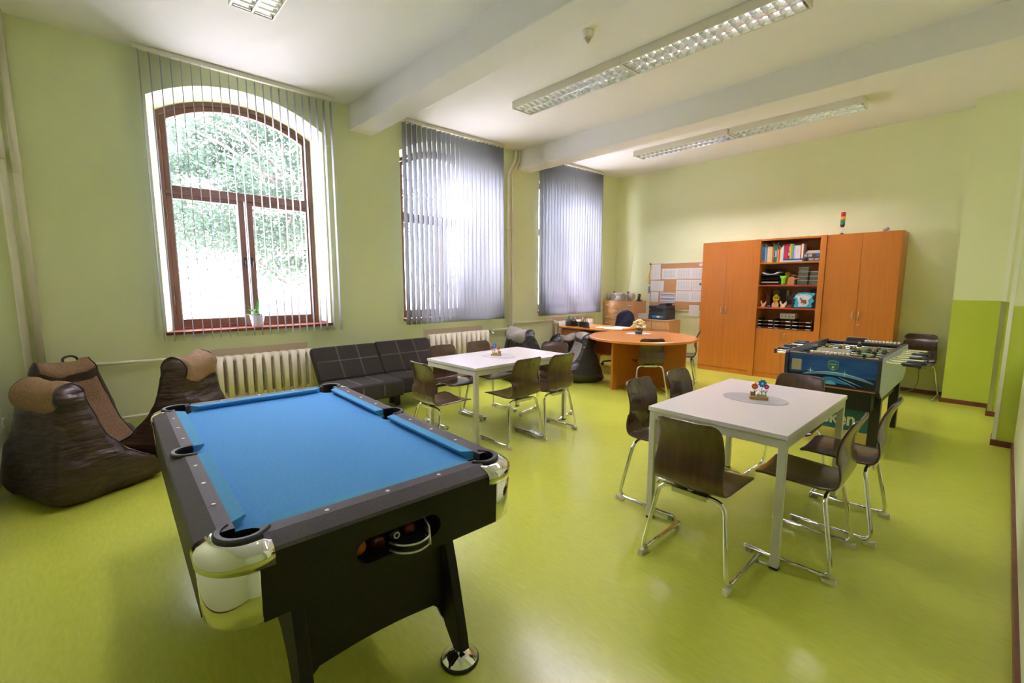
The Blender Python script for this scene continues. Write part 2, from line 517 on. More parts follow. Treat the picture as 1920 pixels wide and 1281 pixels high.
# ------------------------------------------------------------------ vertical blinds
def blind(y0, y1, ang, label, n=23):
    xb = XW + 0.115
    t = thing('vertical_blind', label, 'blind', (xb, y0, H), 0, 'vertical blinds at the arched windows')
    L = y1 - y0
    B().box(-0.02, 0.022, -0.01, L + 0.02, -0.045, -0.002).build('headrail', M['offwhite'], t, bevel=0.003)
    b = B()
    w, zt, zb = 0.0445, -0.055, -(H - 0.95)
    R = []
    for k in range(7):
        s = -1 + 2 * k / 6
        R.append((s * w, 0.006 * (1 - s * s)))
    b.loft([[(x, y, zt) for x, y in R], [(x, y, zb) for x, y in R]], closed=False)
    s0 = b.build('slat', M['slat'], t, loc=(0, 0.03, 0), solid=0.0012)
    for k in range(n):
        s = s0 if k == 0 else s0.copy()
        if k:
            COL.objects.link(s)
            s.parent = t
        s.location = (0, 0.03 + (L - 0.05) * k / (n - 1), 0)
        a = ang + RNG.uniform(-1.2, 1.2)
        s.rotation_euler = (RNG.uniform(-.0015, .0015), RNG.uniform(-.0015, .0015), math.radians(a))
    c = B()
    c.tube([(0.0, L + 0.012, -0.04), (0.004, L + 0.03, -1.6), (0.01, L + 0.06, -1.95), (0.012, L + 0.075, -1.88), (0.004, L + 0.05, -1.5)], 0.0016, 6)
    c.build('pull_cord', M['white'], t)
    return t
blind(0.50, 2.345, -9, 'wide open vertical slat blind on the arched window nearest the camera, slats seen edge-on')
blind(3.28, 5.09, 9, 'half open lavender vertical blind on the middle window behind the dark sofa')
blind(5.97, 7.755, 6, 'fully closed lavender vertical blind on the far window by the office desk')

# ------------------------------------------------------------------ outside
ext = tag(B().box(-60, XO - 0.02, -50, 60, -0.75, -0.7).build('ground', mat('pale_paving', (0.66, 0.64, 0.62), 0.9, col2=(0.74, 0.72, 0.70), scale=(2, 2, 2))), kind='structure')
b = B().box(-30.4, -30, -20, 40, -0.7, 1.1).box(-30.5, -29.9, -20, 40, 1.1, 1.18)
tag(b.build('boundary_wall', mat('pale_render', (0.55, 0.52, 0.50), 0.9)), 'pale low boundary wall far across the yard outside the window', 'wall')
tag(B().tube([(-17, 1.95, -0.7), (-17, 1.98, 3.2)], 0.09, 10).build('street_post', C_(0.22, 0.10, 0.10)), 'thin reddish post standing in the yard outside the left window', 'post')
def tree(cx, cy, cz, rx, ry, rz, n, seed, label, droop):
    r = random.Random(seed)
    t = thing('leafy_tree', label, 'tree', (cx, cy, -0.7), 0, 'trees outside the windows')
    b = B()
    b.tube([(0.05, 0.02, 0), (0, 0, 1.2), (-0.03, 0.05, 2.4), (0.05, 0.0, 3.8), (0, 0, 5.5)], [0.17, 0.14, 0.12, 0.09, 0.05], 12)
    for k in range(16):
        a = r.uniform(0, 2 * PI)
        z = r.uniform(2.0, 4.8)
        L = r.uniform(0.7, 1.0)
        e = Vector((math.cos(a) * rx * L, math.sin(a) * ry * L, z + r.uniform(0.2, 1.4)))
        p0 = Vector((0, 0, z))
        b.tube([p0, p0.lerp(e, 0.5) + Vector((0, 0, 0.15)), e], [0.05, 0.03, 0.012], 6)
    b.build('trunk', mat('grey_bark', (0.13, 0.11, 0.10), 0.9, col2=(0.20, 0.17, 0.16), scale=(20, 20, 4)), t)
    me = bpy.data.meshes.new('foliage')
    vs, fs = [], []
    clumps = []
    for k in range(110):
        while True:
            v = Vector((r.uniform(-1, 1), r.uniform(-1, 1), r.uniform(-1, 1)))
            if 0.25 < v.length < 1:
                break
        clumps.append(Vector((v.x * rx, v.y * ry, v.z * rz + cz + 0.7)))
    for k in range(n):
        c = clumps[k % len(clumps)]
        p = c + Vector((r.gauss(0, 0.34), r.gauss(0, 0.34), r.gauss(0, 0.13)))
        p.z -= droop * ((p.x * p.x + p.y * p.y) / (rx * rx)) * 0.5
        L = r.uniform(0.07, 0.13)
        d = Vector((r.gauss(0, 1), r.gauss(0, 1), r.gauss(-0.3, 0.5))).normalized()
        sd = d.cross(Vector((r.gauss(0, 0.4), r.gauss(0, 0.4), 1))).normalized() * L * 0.34
        i0 = len(vs)
        vs += [p, p + d * L * 0.45 + sd, p + d * L, p + d * L * 0.45 - sd]
        fs.append((i0, i0 + 1, i0 + 2, i0 + 3))
    me.from_pydata([tuple(v) for v in vs], [], fs)
    m = translucent_mat('tree_leaf', (0.062, 0.096, 0.068), 0.4)
    me.materials.append(m)
    o = bpy.data.objects.new('foliage', me)
    COL.objects.link(o)
    o.parent = t
    tag(o, kind='stuff')
tree(-11.6, 3.55, 4.1, 2.9, 2.7, 2.5, 30000, 3, 'leafy green tree with a slim trunk outside the left arched window', 0.9)
tree(-19.5, 2.2, 5.6, 3.0, 3.2, 2.3, 15000, 5, 'paler leafy tree further back outside the left arched window', 0.6)
# ------------------------------------------------------------------ ceiling lights
def tube_emit():
    return mat('lit_fluorescent_tube', (0.9, 0.9, 0.9), 0.4, emit=((1.0, 0.89, 1.02), 40.0))
M['lamp'] = tube_emit()
M['louvre'] = mat('bright_louvre_aluminium', (0.90, 0.90, 0.92), 0.165, metal=1.0)
def luminaire():
    L, W, D = 1.55, 0.325, 0.085
    t = thing('ceiling_light', '', 'light', (0, 0, 0), 0, 'louvred twin tube ceiling lights')
    b = B()
    b.box(0, L, 0, 0.012, -D, -0.006).box(0, L, W - 0.012, W, -D, -0.006).box(0, 0.012, 0.012, W - 0.012, -D, -0.006).box(L - 0.012, L, 0.012, W - 0.012, -D, -0.006)
    b.box(0, L, 0, W, -0.012, -0.0)
    b.build('housing', M['offwhite'], t)
    b = B()
    for y0 in (0.012, W / 2 + 0.004):
        y1 = y0 + W / 2 - 0.016
        n = 18
        for k in range(n + 1):
            x = 0.03 + (L - 0.06) * k / n
            b.prism([(x - 0.019, -0.035), (x + 0.019, -0.035), (x + 0.0015, -D + 0.002), (x - 0.0015, -D + 0.002)], 'y', y0 + 0.012, y1 - 0.012)
        for (ya, s) in ((y0, 1), (y1, -1)):
            b.prism([(ya, -0.016), (ya + s * 0.030, -0.016), (ya + s * 0.012, -0.055), (ya + s * 0.003, -D + 0.002), (ya, -D + 0.002)], 'x', 0.012, L - 0.012)
    b.box(0.012, L - 0.012, W / 2 - 0.004, W / 2 + 0.004, -D + 0.001, -0.02)
    b.build('louvre', M['louvre'], t)
    for y in (W * 0.25, W * 0.75):
        B().tube([(0.03, y, -0.026), (L - 0.03, y, -0.026)], 0.010, 8).build('fluorescent_tube', M['lamp'], t)
    return t
lum = luminaire()
LUMS = [(-4.345, 4.025, 'twin tube ceiling light between the beams, left half of the pair'), (-2.79, 4.025, 'twin tube ceiling light between the beams, right half of the pair'),
        (-4.50, 6.945, 'twin tube ceiling light beyond the second beam, left half of the pair'), (-2.92, 6.945, 'twin tube ceiling light beyond the second beam, right half of the pair'),
        (-4.29, 0.985, 'twin tube ceiling light before the first beam, cut by the top edge')]
for k, (x, y, lab) in enumerate(LUMS):
    if k == 0:
        lum.location = (x, y, H)
        lum['label'] = lab
    else:
        dup(lum, (x, y, H), 0, lab)
# smoke detector
t = thing('smoke_detector', 'white round smoke detector with a slotted cone on the ceiling', 'smoke detector', (-2.735, 3.45, H))
B().lathe([(0.052, 0), (0.052, -0.01), (0.048, -0.012), (0.047, -0.045), (0.040, -0.055)], seg=24).build('base', M['offwhite'], t)
b = B()
for k in range(6):
    r = 0.038 - k * 0.0055
    b.lathe([(r, -0.056 - k * 0.008), (r, -0.060 - k * 0.008)], seg=20)
b.lathe([(0.006, -0.05), (0.006, -0.104), (0.001, -0.106)], seg=10)
b.build('grille', M['white'], t)
B().lathe([(0.036, -0.054), (0.004, -0.1)], seg=20).build('cone', M['black'], t)

# ------------------------------------------------------------------ heating pipes and radiators
def pipe(name, label, segs, m=M['pipe'], r=0.026):
    b = B()
    for pts, rr in segs:
        b.tube(fillet(pts, 0.06), rr, 12)
    return tag(b.build(name, m), label, 'pipe', 'cream heating pipes')
xp = XW + 0.055
pipe('heating_pipe', 'cream riser pipe in the left corner, nearer the left wall', [([(xp, -0.435, 0.02), (xp, -0.435, H)], 0.027), ([(xp, -0.435, 2.55), (xp, -0.435, 2.70)], 0.031)])
pipe('heating_pipe', 'cream riser pipe in the left corner that turns into the pipe towards the ribbed radiator', [([(xp, -0.352, H), (xp, -0.352, 0.77)], 0.027), ([(xp, -0.352, 2.45), (xp, -0.352, 2.62)], 0.031), ([(xp, -0.352, 0.777), (xp, 0.80, 0.750)], 0.016)])
pipe('heating_pipe', 'thin cream return pipe low on the wall behind the brown bean bags', [([(XW + 0.05, -0.435, 0.21), (XW + 0.05, 0.84, 0.225)], 0.015)])
zb2 = 3.445
pipe('heating_pipe', 'cream riser pipe right of the middle window, its left one, bent around the beam', [([(xp, 5.44, H), (xp, 5.44, 3.60), (xp, 5.275, 3.34), (xp, 5.275, 0.30)], 0.025), ([(xp, 5.275, 2.42), (xp, 5.275, 2.5)], 0.03)])
pipe('heating_pipe', 'cream riser pipe right of the middle window, the one turning towards the middle radiator', [([(xp, 5.525, H), (xp, 5.525, 3.60), (xp, 5.36, 3.34), (xp, 5.36, 0.765), (xp, 4.88, 0.755)], 0.022), ([(xp, 5.36, 2.42), (xp, 5.36, 2.5)], 0.028)])
pipe('heating_pipe', 'thin cream pipe running to the far radiator behind the desk', [([(xp - 0.02, 5.37, 0.845), (xp - 0.02, 6.42, 0.845)], 0.014)])

def rad_section():
    b = B()
    for (xa, xb) in ((0.0, 0.045), (0.09, 0.15)):
        b.loft([[(x, y, z) for x, y in rrect(xa, xb, -0.029, 0.029, 0.014, 3)] for z in (0.01, 0.49)], True, True, True)
    for z in (0.035, 0.47):
        b.tube([(0.075, -0.047, z), (0.075, 0.047, z)], 0.030, 10)
        b.loft([[(x, y, zz) for x, y in rrect(0.01, 0.14, -0.024, 0.024, 0.014, 3)] for zz in (z - 0.02, z + 0.028)], True, True, True)
    return b
rs_mesh = [None]
def radiator(y0, n, z0, label):
    t = thing('radiator', label, 'radiator', (XW + 0.05, y0, z0), 0, 'ribbed cast radiators under the windows')
    for k in range(n):
        if rs_mesh[0] is None:
            o = rad_section().build('section', M['radiator'], t)
            rs_mesh[0] = o
        else:
            o = rs_mesh[0].copy()
            COL.objects.link(o)
            o.parent = t
        o.location = (0, 0.047 + k * 0.0945, 0)
    b = B()
    for y in (0.2, n * 0.0945 - 0.2):
        b.box(-0.046, 0.05, y - 0.012, y + 0.012, 0.06, 0.085).box(0.05, 0.08, y - 0.012, y + 0.012, -z0, 0.03)
    b.build('bracket', M['radiator'], t)
    v = B().tube([(0.075, -0.055, 0.47), (0.075, 0.0, 0.47)], 0.016, 10)
    if label.startswith('cream ribbed radiator under the middle'):
        v = B().tube([(0.075, n * 0.0945, 0.47), (0.075, n * 0.0945 + 0.05, 0.47), (0.02, n * 0.0945 + 0.09, 0.47)], 0.015, 10)
        v.build('valve', C_(0.05, 0.04, 0.04), t)
        B().tube([(0.02, n * 0.0945 + 0.07, 0.47), (0.07, n * 0.0945 + 0.10, 0.44), (0.10, n * 0.0945 + 0.115, 0.42)], [0.016, 0.022, 0.024], 12).build('thermostat_knob', M['white'], t)
    else:
        v.build('valve', C_(0.75, 0.75, 0.72, 0.3), t)
        B().lathe([(0.022, -0.02), (0.026, 0), (0.026, 0.03), (0.02, 0.05)], (0.075, -0.07, 0.47), 14).build('thermostat_knob', M['black'] if 'left' in label else M['white'], t)
    B().box(-0.046, -0.042, 0.0, n * 0.0945 - 0.02, 0.05, 0.565).build('wall_plate', C_(0.66, 0.53, 0.42), t)
    return t
radiator(0.83, 12, 0.245, 'cream ribbed radiator under the left window behind the pool table')
radiator(3.61, 12, 0.285, 'cream ribbed radiator under the middle window beside the dark sofa')
radiator(6.45, 11, 0.33, 'cream ribbed radiator under the far window behind the desk')

# wall sockets
def socket(name, label, loc, rot, plug=False):
    t = thing(name, label, 'socket', loc, rot, 'white wall sockets')
    B().prism(rrect(-0.055, 0.055, -0.04, 0.04, 0.008), 'y', -0.012, 0.0).build('plate', M['white'], t)
    b = B()
    for x in (-0.027, 0.027):
        bb = B()
        b.prism(arc(x, 0, 0.02, 0, 2 * PI, 15)[:-1], 'y', -0.0135, -0.0118)
    b.build('socket_well', C_(0.60, 0.59, 0.55), t)
    return t
s = socket('wall_socket', 'white double socket low on the left wall beside the bean bags', (-5.645, YL + 0.001, 0.36), PI)
s.rotation_euler = (0, 0, PI)
socket('wall_socket', 'white double socket on the back wall below the spare chair', (-0.72, YB - 0.001, 0.36), 0)
# ------------------------------------------------------------------ pool table (local x = towards the window wall, local y = -v, origin under its centre)
def pool_table():
    a = 0.029
    t = thing('pool_table', 'pool table with bright blue cloth, charcoal rails and chrome corners', 'pool table', (-2.345, 0.742, 0), PI - a)
    HU, HV, R = 1.012, 0.56, 0.13
    BU, BV = 0.90, 0.455                      # rail to cushion line
    ZT, ZB, ZC = 0.80, 0.565, 0.768
    # playing surface with the pocket mouths cut out
    pts = []
    cu, cv, pr = 0.882, 0.437, 0.062
    sv = 0.472
    for su, s_v, ph in ((1, 1, 45), (-1, 1, 135), (-1, -1, 225), (1, -1, 315)):
        pts += arc(su * cu, s_v * cv, pr, math.radians(ph - 118), math.radians(ph - 242), 12)
        if ph == 45:
            pts += arc(0, sv, 0.052, math.radians(-19), math.radians(-161), 10)
        if ph == 225:
            pts += arc(0, -sv, 0.052, math.radians(161), math.radians(19), 10)
    B().prism(pts, 'z', ZC - 0.012, ZC).build('playing_surface', M['cloth'], t)
    # cushions
    def cushion(p0, p1, inw, c0, c1):
        """p0->p1 along the rail line, inw = inward unit vector, c0/c1 mitre lengths"""
        p0, p1, inw = Vector(p0), Vector(p1), Vector(inw)
        d = (p1 - p0).normalized()
        b = B()
        rings = []
        for p, c, s in ((p0, c0, 1), (p1, c1, -1)):
            q = p + inw * 0.043 + d * s * c
            q2 = p + inw * 0.020 + d * s * c * 0.55
            rings.append([(p.x, p.y, ZT), (q.x, q.y, ZT - 0.002), (q.x, q.y, ZT - 0.010), (q2.x, q2.y, ZC), (p.x, p.y, ZC)])
        b.loft(rings, True, True, True, smooth=False)
        b.build('cushion', M['cushion'], t)
    for s in (1, -1):
        cushion((s * BU, -0.375), (s * BU, 0.375), (-s, 0), 0.035, 0.035)
        for q in (1, -1):
            cushion((q * 0.815, s * BV), (q * 0.062, s * BV), (0, -s), 0.035, 0.012)
    # rails: straight lofts of one profile
    prof = [(0.006, ZB), (0.006, 0.762), (0.0, 0.768), (0.006, 0.778), (0.062, ZT), (None, ZT), (None, ZT - 0.04)]
    def rail_side(u0, u1, s, name):
        b = B()
        R_ = []
        for u in (u0, u1):
            R_.append([(u, s * (HV - (d if d is not None else HV - BV)), z) for d, z in prof])
        b.loft(R_, False, smooth=False)
        return b.build(name, [M['pool_rail']], t)
    def rail_end(s):
        b = B()
        R_ = []
        for v in (-0.40, 0.40):
            R_.append([(s * (HU - (d if d is not None else HU - BU)), v, z) for d, z in prof[2:]])
        b.loft(R_, False, smooth=False)
        return b.build('rail', M['pool_rail'], t)
    prof_full = prof
    for s in (1, -1):
        rail_end(s)
        for u0, u1 in ((0.064, 0.86), (-0.86, -0.064)):
            prof = prof_full[2:]
            rail_side(u0, u1, s, 'rail')
        prof = prof_full
    # fillers behind the side pockets
    for s in (1, -1):
        b = B()
        n = 12
        ar = arc(0, sv, 0.062, 0, PI, n)
        xs = [0.078 - 0.156 * i / n for i in range(n + 1)]
        zb = lambda y: 0.778 + max(0.0, min(0.056, HV - 0.006 - y)) / 0.056 * 0.022
        rings = [[(x, s * HV, 0.768) for x in xs], [(x, s * (HV - 0.006), 0.778) for x in xs],
                 [(p[0], s * min(p[1], HV - 0.007), zb(p[1])) for p in ar], [(p[0] * 0.985, s * (sv + (p[1] - sv) * 0.985), ZT) for p in ar], [(p[0] * 0.985, s * (sv + (p[1] - sv) * 0.985), ZT - 0.03) for p in ar]]
        b.loft(rings, False, smooth=False)
        b.build('rail', M['pool_rail'], t)
    # aprons
    for s in (1, -1):
        B().box(-0.866, 0.866, s * (HV - 0.03) if s < 0 else HV - 0.03, s * (HV - 0.004) if s < 0 else HV - 0.004, ZB, 0.77).build('apron', M['pool_black'], t)
    B().box(HU - 0.03, HU - 0.004, -0.424, 0.424, ZB, 0.77).build('apron', M['pool_black'], t)
    # near apron with the ball return slot
    sy0, sy1, sz, sr = -0.165, 0.150, 0.655, 0.043       # in y = -v
    slot = arc(sy1 - sr, sz, sr, -PI / 2, PI / 2, 8) + arc(sy0 + sr, sz, sr, PI / 2, 1.5 * PI, 8)
    b = B()
    for x in (-HU + 0.004, -HU + 0.03):
        top, bot = 0.77, ZB
        b.poly([(x, -0.424, bot), (x, 0.424, bot), (x, 0.424, sz)] + [(x, y, z) for y, z in slot[4::-1]] + [(x, y, z) for y, z in slot[:12:-1]] + [(x, -0.424, sz)])
        b.poly([(x, -0.424, sz)] + [(x, y, z) for y, z in slot[13:8:-1]] + [(x, y, z) for y, z in slot[8:3:-1]] + [(x, 0.424, sz), (x, 0.424, top), (x, -0.424, top)])
    b.loft([[(-HU + 0.004, *p) for p in slot], [(-HU + 0.03, *p) for p in slot]], True, smooth=False)
    b.build('apron', M['pool_black'], t)
    b = B()
    b.loft([[(x, *p) for p in slot] for x in (-HU + 0.03, -HU + 0.14)], True, False, True, smooth=False)
    b.build('ball_return', M['dark'], t)
    b = B()
    y0, y1 = -0.110, 0.030
    for dz in (0.0, 0.028):
        b.tube(fillet([(-HU + 0.02, y1, 0.618 + dz), (-HU - 0.025, y1 - 0.02, 0.618 + dz), (-HU - 0.05, (y0 + y1) / 2, 0.616 + dz), (-HU - 0.035, y0 + 0.01, 0.618 + dz), (-HU + 0.02, y0, 0.622 + dz)], 0.05), 0.004, 8)
    b.tube([(-HU - 0.036, y0 + 0.014, 0.615), (-HU - 0.020, y0 + 0.008, 0.672), (-HU + 0.02, y0 + 0.004, 0.69)], 0.004, 8)
    b.build('ball_guard', M['steel'], t)
    # underside
    B().box(-0.96, 0.96, -0.52, 0.52, ZB + 0.02, ZB + 0.03).build('bottom_panel', M['pool_black'], t)
    # chrome corners
    def cap_outline(d, u0, v0, n=12):
        r = R - d * 0.8
        cx, cy = HU - d - r, HV - d - r
        return [(u0, HV - d)] + [(cx + r * math.sin(PI / 2 * i / n), cy + r * math.cos(PI / 2 * i / n)) for i in range(n + 1)] + [(HU - d, v0)]
    for su in (1, -1):
        for s_v in (1, -1):
            Mx = lambda L, z: [(su * p[0], s_v * p[1], z) for p in L]
            low0, up0 = (0.868, 0.425), (0.842, 0.385)
            b = B()
            b.loft([Mx(cap_outline(0.014, *low0), ZB - 0.005), Mx(cap_outline(0.006, *low0), ZB + 0.004), Mx(cap_outline(0.0, *low0), 0.735)], False)
            # upper shoulder, ends at the pocket ring
            n = 14
            pa = arc(cu, cv, 0.074, math.radians(132), math.radians(-42), n)
            o = lambda d: cap_outline(d, *up0)
            top = [(p[0], p[1]) for p in pa]
            b.loft([Mx(o(-0.004), 0.732), Mx(o(-0.006), 0.755), Mx(o(-0.003), 0.768), Mx(o(0.006), 0.780), Mx(o(0.030), 0.791), Mx(top, ZT - 0.001)], False)
            b.build('corner_cap', M['chrome'], t, solid=0.002)
            # fill between cushions ends and ring is the black pocket
            b = B()
            b.loft([[(su * cu + 0.061 * math.cos(q), s_v * cv + 0.061 * math.sin(q), z) for q in [2 * PI * i / 24 for i in range(24)]] for z in (ZC + 0.001, 0.60)], True, False, True)
            rim = [(su * (cu + 0.061 * math.cos(q)), s_v * (cv + 0.061 * math.sin(q))) for q in [math.radians(140 - 190 * i / 16) for i in range(17)]]
            b.loft([[(x, y, ZT + 0.002) for x, y in rim], [(x, y, ZC - 0.003) for x, y in rim]], False)
            b.build('pocket', M['dark'], t)
            b = B()
            rg = []
            for i in range(21):
                q = math.radians(150 - 210 * i / 20)
                w = 0.010 if 3 < i < 17 else 0.008
                c, s2 = math.cos(q), math.sin(q)
                rg.append([(su * (cu + r_ * c), s_v * (cv + r_ * s2), z) for r_, z in ((0.060, ZT - 0.006), (0.060, ZT + 0.005), (0.060 + 1.4 * w, ZT + 0.007), (0.060 + 2 * w, ZT + 0.003), (0.060 + 2 * w, ZT - 0.006))])
            b.loft(rg, True, True, True, smooth=False)
            b.build('pocket_ring', M['rubber'], t)
    for s in (1, -1):
        b = B()
        b.loft([[(0.054 * math.cos(q), s * sv + 0.054 * math.sin(q), z) for q in [2 * PI * i / 24 for i in range(24)]] for z in (ZC + 0.001, 0.62)], True, False, True)
        rim = [(0.058 * math.cos(q), s * (sv + 0.058 * math.sin(q))) for q in [math.radians(-12 + 204 * i / 16) for i in range(17)]]
        b.loft([[(x, y, ZT + 0.001) for x, y in rim], [(x, y, ZC - 0.003) for x, y in rim]], False)
        b.build('pocket', M['dark'], t)
        b = B()
        rg = []
        for i in range(21):
            q = math.radians(-14 + 208 * i / 20)
            rg.append([(r_ * math.cos(q), s * (sv + r_ * math.sin(q)), z) for r_, z in ((0.055, ZT - 0.006), (0.055, ZT + 0.005), (0.067, ZT + 0.007), (0.073, ZT + 0.003), (0.073, ZT - 0.006))])
        b.loft(rg, True, True, True, smooth=False)
        b.build('pocket_ring', M['rubber'], t)
    # sights
    sp = [(k * 0.2145, s * 0.478) for k in (-3, -2, -1, 1, 2, 3) for s in (1, -1)] + [(s * 0.929, k * 0.209) for k in (-1, 0, 1) for s in (1, -1)]
    first = None
    for x, y in sp:
        if first is None:
            first = B().lathe([(0.0075, 0), (0.0075, 0.0012), (0.005, 0.0016)], seg=14).build('sight', M['sight'], t)
            o = first
        else:
            o = first.copy()
            COL.objects.link(o)
            o.parent = t
        o.location = (x, y, ZT - 0.0002)
    # legs: thick plates with a curved front edge, joined by an arched panel
    for su in (1, -1):
        legp = [(0.86, ZB + 0.02), (0.885, 0.50), (0.915, 0.40), (0.950, 0.26), (0.985, 0.12), (0.995, 0.065), (0.945, 0.045), (0.880, 0.115), (0.845, 0.175), (0.80, 0.26), (0.74, 0.33), (0.68, 0.36), (0.60, 0.37), (0.60, ZB + 0.02)]
        for y0, y1 in ((-0.295, -0.255), (0.285, 0.325)):
            B().prism([(su * x, z) for x, z in legp], 'y', y0, y1).build('leg', M['pool_black'], t, bevel=0.003)
            yc = (y0 + y1) / 2
            B().lathe([(0.076, 0), (0.078, 0.006), (0.076, 0.014), (0.070, 0.018)], (su * 0.955, yc, 0), 28).build('leveller_ring', M['rubber'], t)
            B().lathe([(0.074, 0.012), (0.072, 0.018), (0.030, 0.042), (0.012, 0.050), (0.012, 0.062), (0.009, 0.064), (0.009, 0.09)], (su * 0.955, yc, 0), 28).build('leveller', M['chrome'], t)
        pan = [(-0.256, ZB + 0.02), (0.286, ZB + 0.02), (0.286, 0.14), (0.262, 0.20)] + [(0.24 - 0.45 * i / 8, 0.22 + 0.015 * math.sin(PI * i / 8)) for i in range(9)] + [(-0.232, 0.20), (-0.256, 0.14)]
        B().prism(pan, 'x', su * 0.865 if su < 0 else 0.845, su * 0.845 if su < 0 else 0.865).build('leg_panel', M['pool_black'], t)
    return t, HU
pool, HU = pool_table()
_Mp = Matrix.Translation(pool.location) @ Matrix.Rotation(PI - 0.029, 4, 'Z')
for y, col, lab in ((0.118, (0.40, 0.10, 0.015), 'orange pool ball at the left end of the ball return slot'), (0.05, (0.09, 0.008, 0.010), 'dark red pool ball in the return slot, second from its left end'),
                    (-0.012, (0.02, 0.02, 0.025), 'black pool ball with a white circle in the middle of the return slot'), (-0.072, (0.08, 0.007, 0.010), 'dark red pool ball in the return slot, right of the black one')):
    p = _Mp @ Vector((-HU + 0.075, y, 0.612 + 0.0285))
    t = thing('pool_ball', lab, 'ball', p, 0, 'pool balls in the return slot')
    B().ball((0, 0, 0), 0.0285, seg=18).build('ball', C_(*col, 0.15), t)
    if 'white circle' in lab:
        q = (_Mp.to_3x3() @ Vector((-1, 0.0, 0.12))).normalized()
        b = B().lathe([(0.012, 0.0), (0.012, 0.0012), (0.0075, 0.0016), (0.0075, 0.0)], seg=16)
        b.xf(Matrix.Translation(q * 0.0264) @ q.to_track_quat('Z', 'Y').to_matrix().to_4x4())
        b.build('number_spot', M['sight'], t)
# ------------------------------------------------------------------ white tables with ornaments
def white_table(x0, x1, y0, y1, label, name='dining_table'):
    t = thing(name, label, 'table', ((x0 + x1) / 2, (y0 + y1) / 2, 0), 0, 'white rectangular tables')
    w, l = (x1 - x0) / 2, (y1 - y0) / 2
    B().box(-w, w, -l, l, 0.722, 0.750).build('tabletop', M['white_top'], t, bevel=0.003)
    b = B()
    for s in (-1, 1):
        b.box(s * (w - 0.022) - 0.014, s * (w - 0.022) + 0.014, -l + 0.03, l - 0.03, 0.672, 0.720)
        b.box(-w + 0.03, w - 0.03, s * (l - 0.022) - 0.014, s * (l - 0.022) + 0.014, 0.672, 0.720)
    b.build('frame', M['table_leg'], t)
    for sx in (-1, 1):
        for sy in (-1, 1):
            x, y = sx * (w - 0.026), sy * (l - 0.026)
            g = B().prism(rrect(x - 0.02, x + 0.02, y - 0.02, y + 0.02, 0.004, 2), 'z', 0.012, 0.718).build('leg', M['table_leg'], t)
            B().prism(rrect(x - 0.021, x + 0.021, y - 0.021, y + 0.021, 0.004, 2), 'z', 0.0, 0.013).build('foot_cap', M['black'], g)
    return t
white_table(-1.492, -0.695, 2.567, 3.84, 'white rectangular table nearest the camera, in front of the football table')
white_table(-4.085, -3.265, 2.56, 3.87, 'white rectangular table beside the dark sofa, behind the pool table')

def placemat(x, y, z, rx, ry, rot, label, m):
    b = B().prism([(rx * math.cos(2 * PI * i / 48), ry * math.sin(2 * PI * i / 48)) for i in range(48)], 'z', 0.0005, 0.003)
    o = b.build('placemat', m, loc=(x, y, z))
    o.rotation_euler = (0, 0, rot)
    return tag(o, label, 'placemat', 'placemats under the table ornaments')

def flat_flower(b_y, name, cx, cz, r, n, col, ccol, parent, pw=0.42):
    b = B()
    for k in range(n):
        a = 2 * PI * k / n + 0.3
        c, s = math.cos(a), math.sin(a)
        P = [(0.15, 0), (0.5, pw * 0.6), (0.8, pw * 0.62), (1.0, 0.0), (0.8, -pw * 0.62), (0.5, -pw * 0.6)]
        b.prism([(cx + r * (u * c - v * s), cz + r * (u * s + v * c)) for u, v in P], 'y', b_y - 0.002, b_y + 0.002)
    b.prism([(cx + r * 0.32 * math.cos(2 * PI * i / 10), cz + r * 0.32 * math.sin(2 * PI * i / 10)) for i in range(10)], 'y', b_y - 0.0022, b_y + 0.0022)
    f = b.build(name, col, parent)
    B().prism([(cx + r * 0.26 * math.cos(2 * PI * i / 12), cz + r * 0.26 * math.sin(2 * PI * i / 12)) for i in range(12)], 'y', b_y - 0.0032, b_y + 0.0032).build('flower_centre', ccol, f)

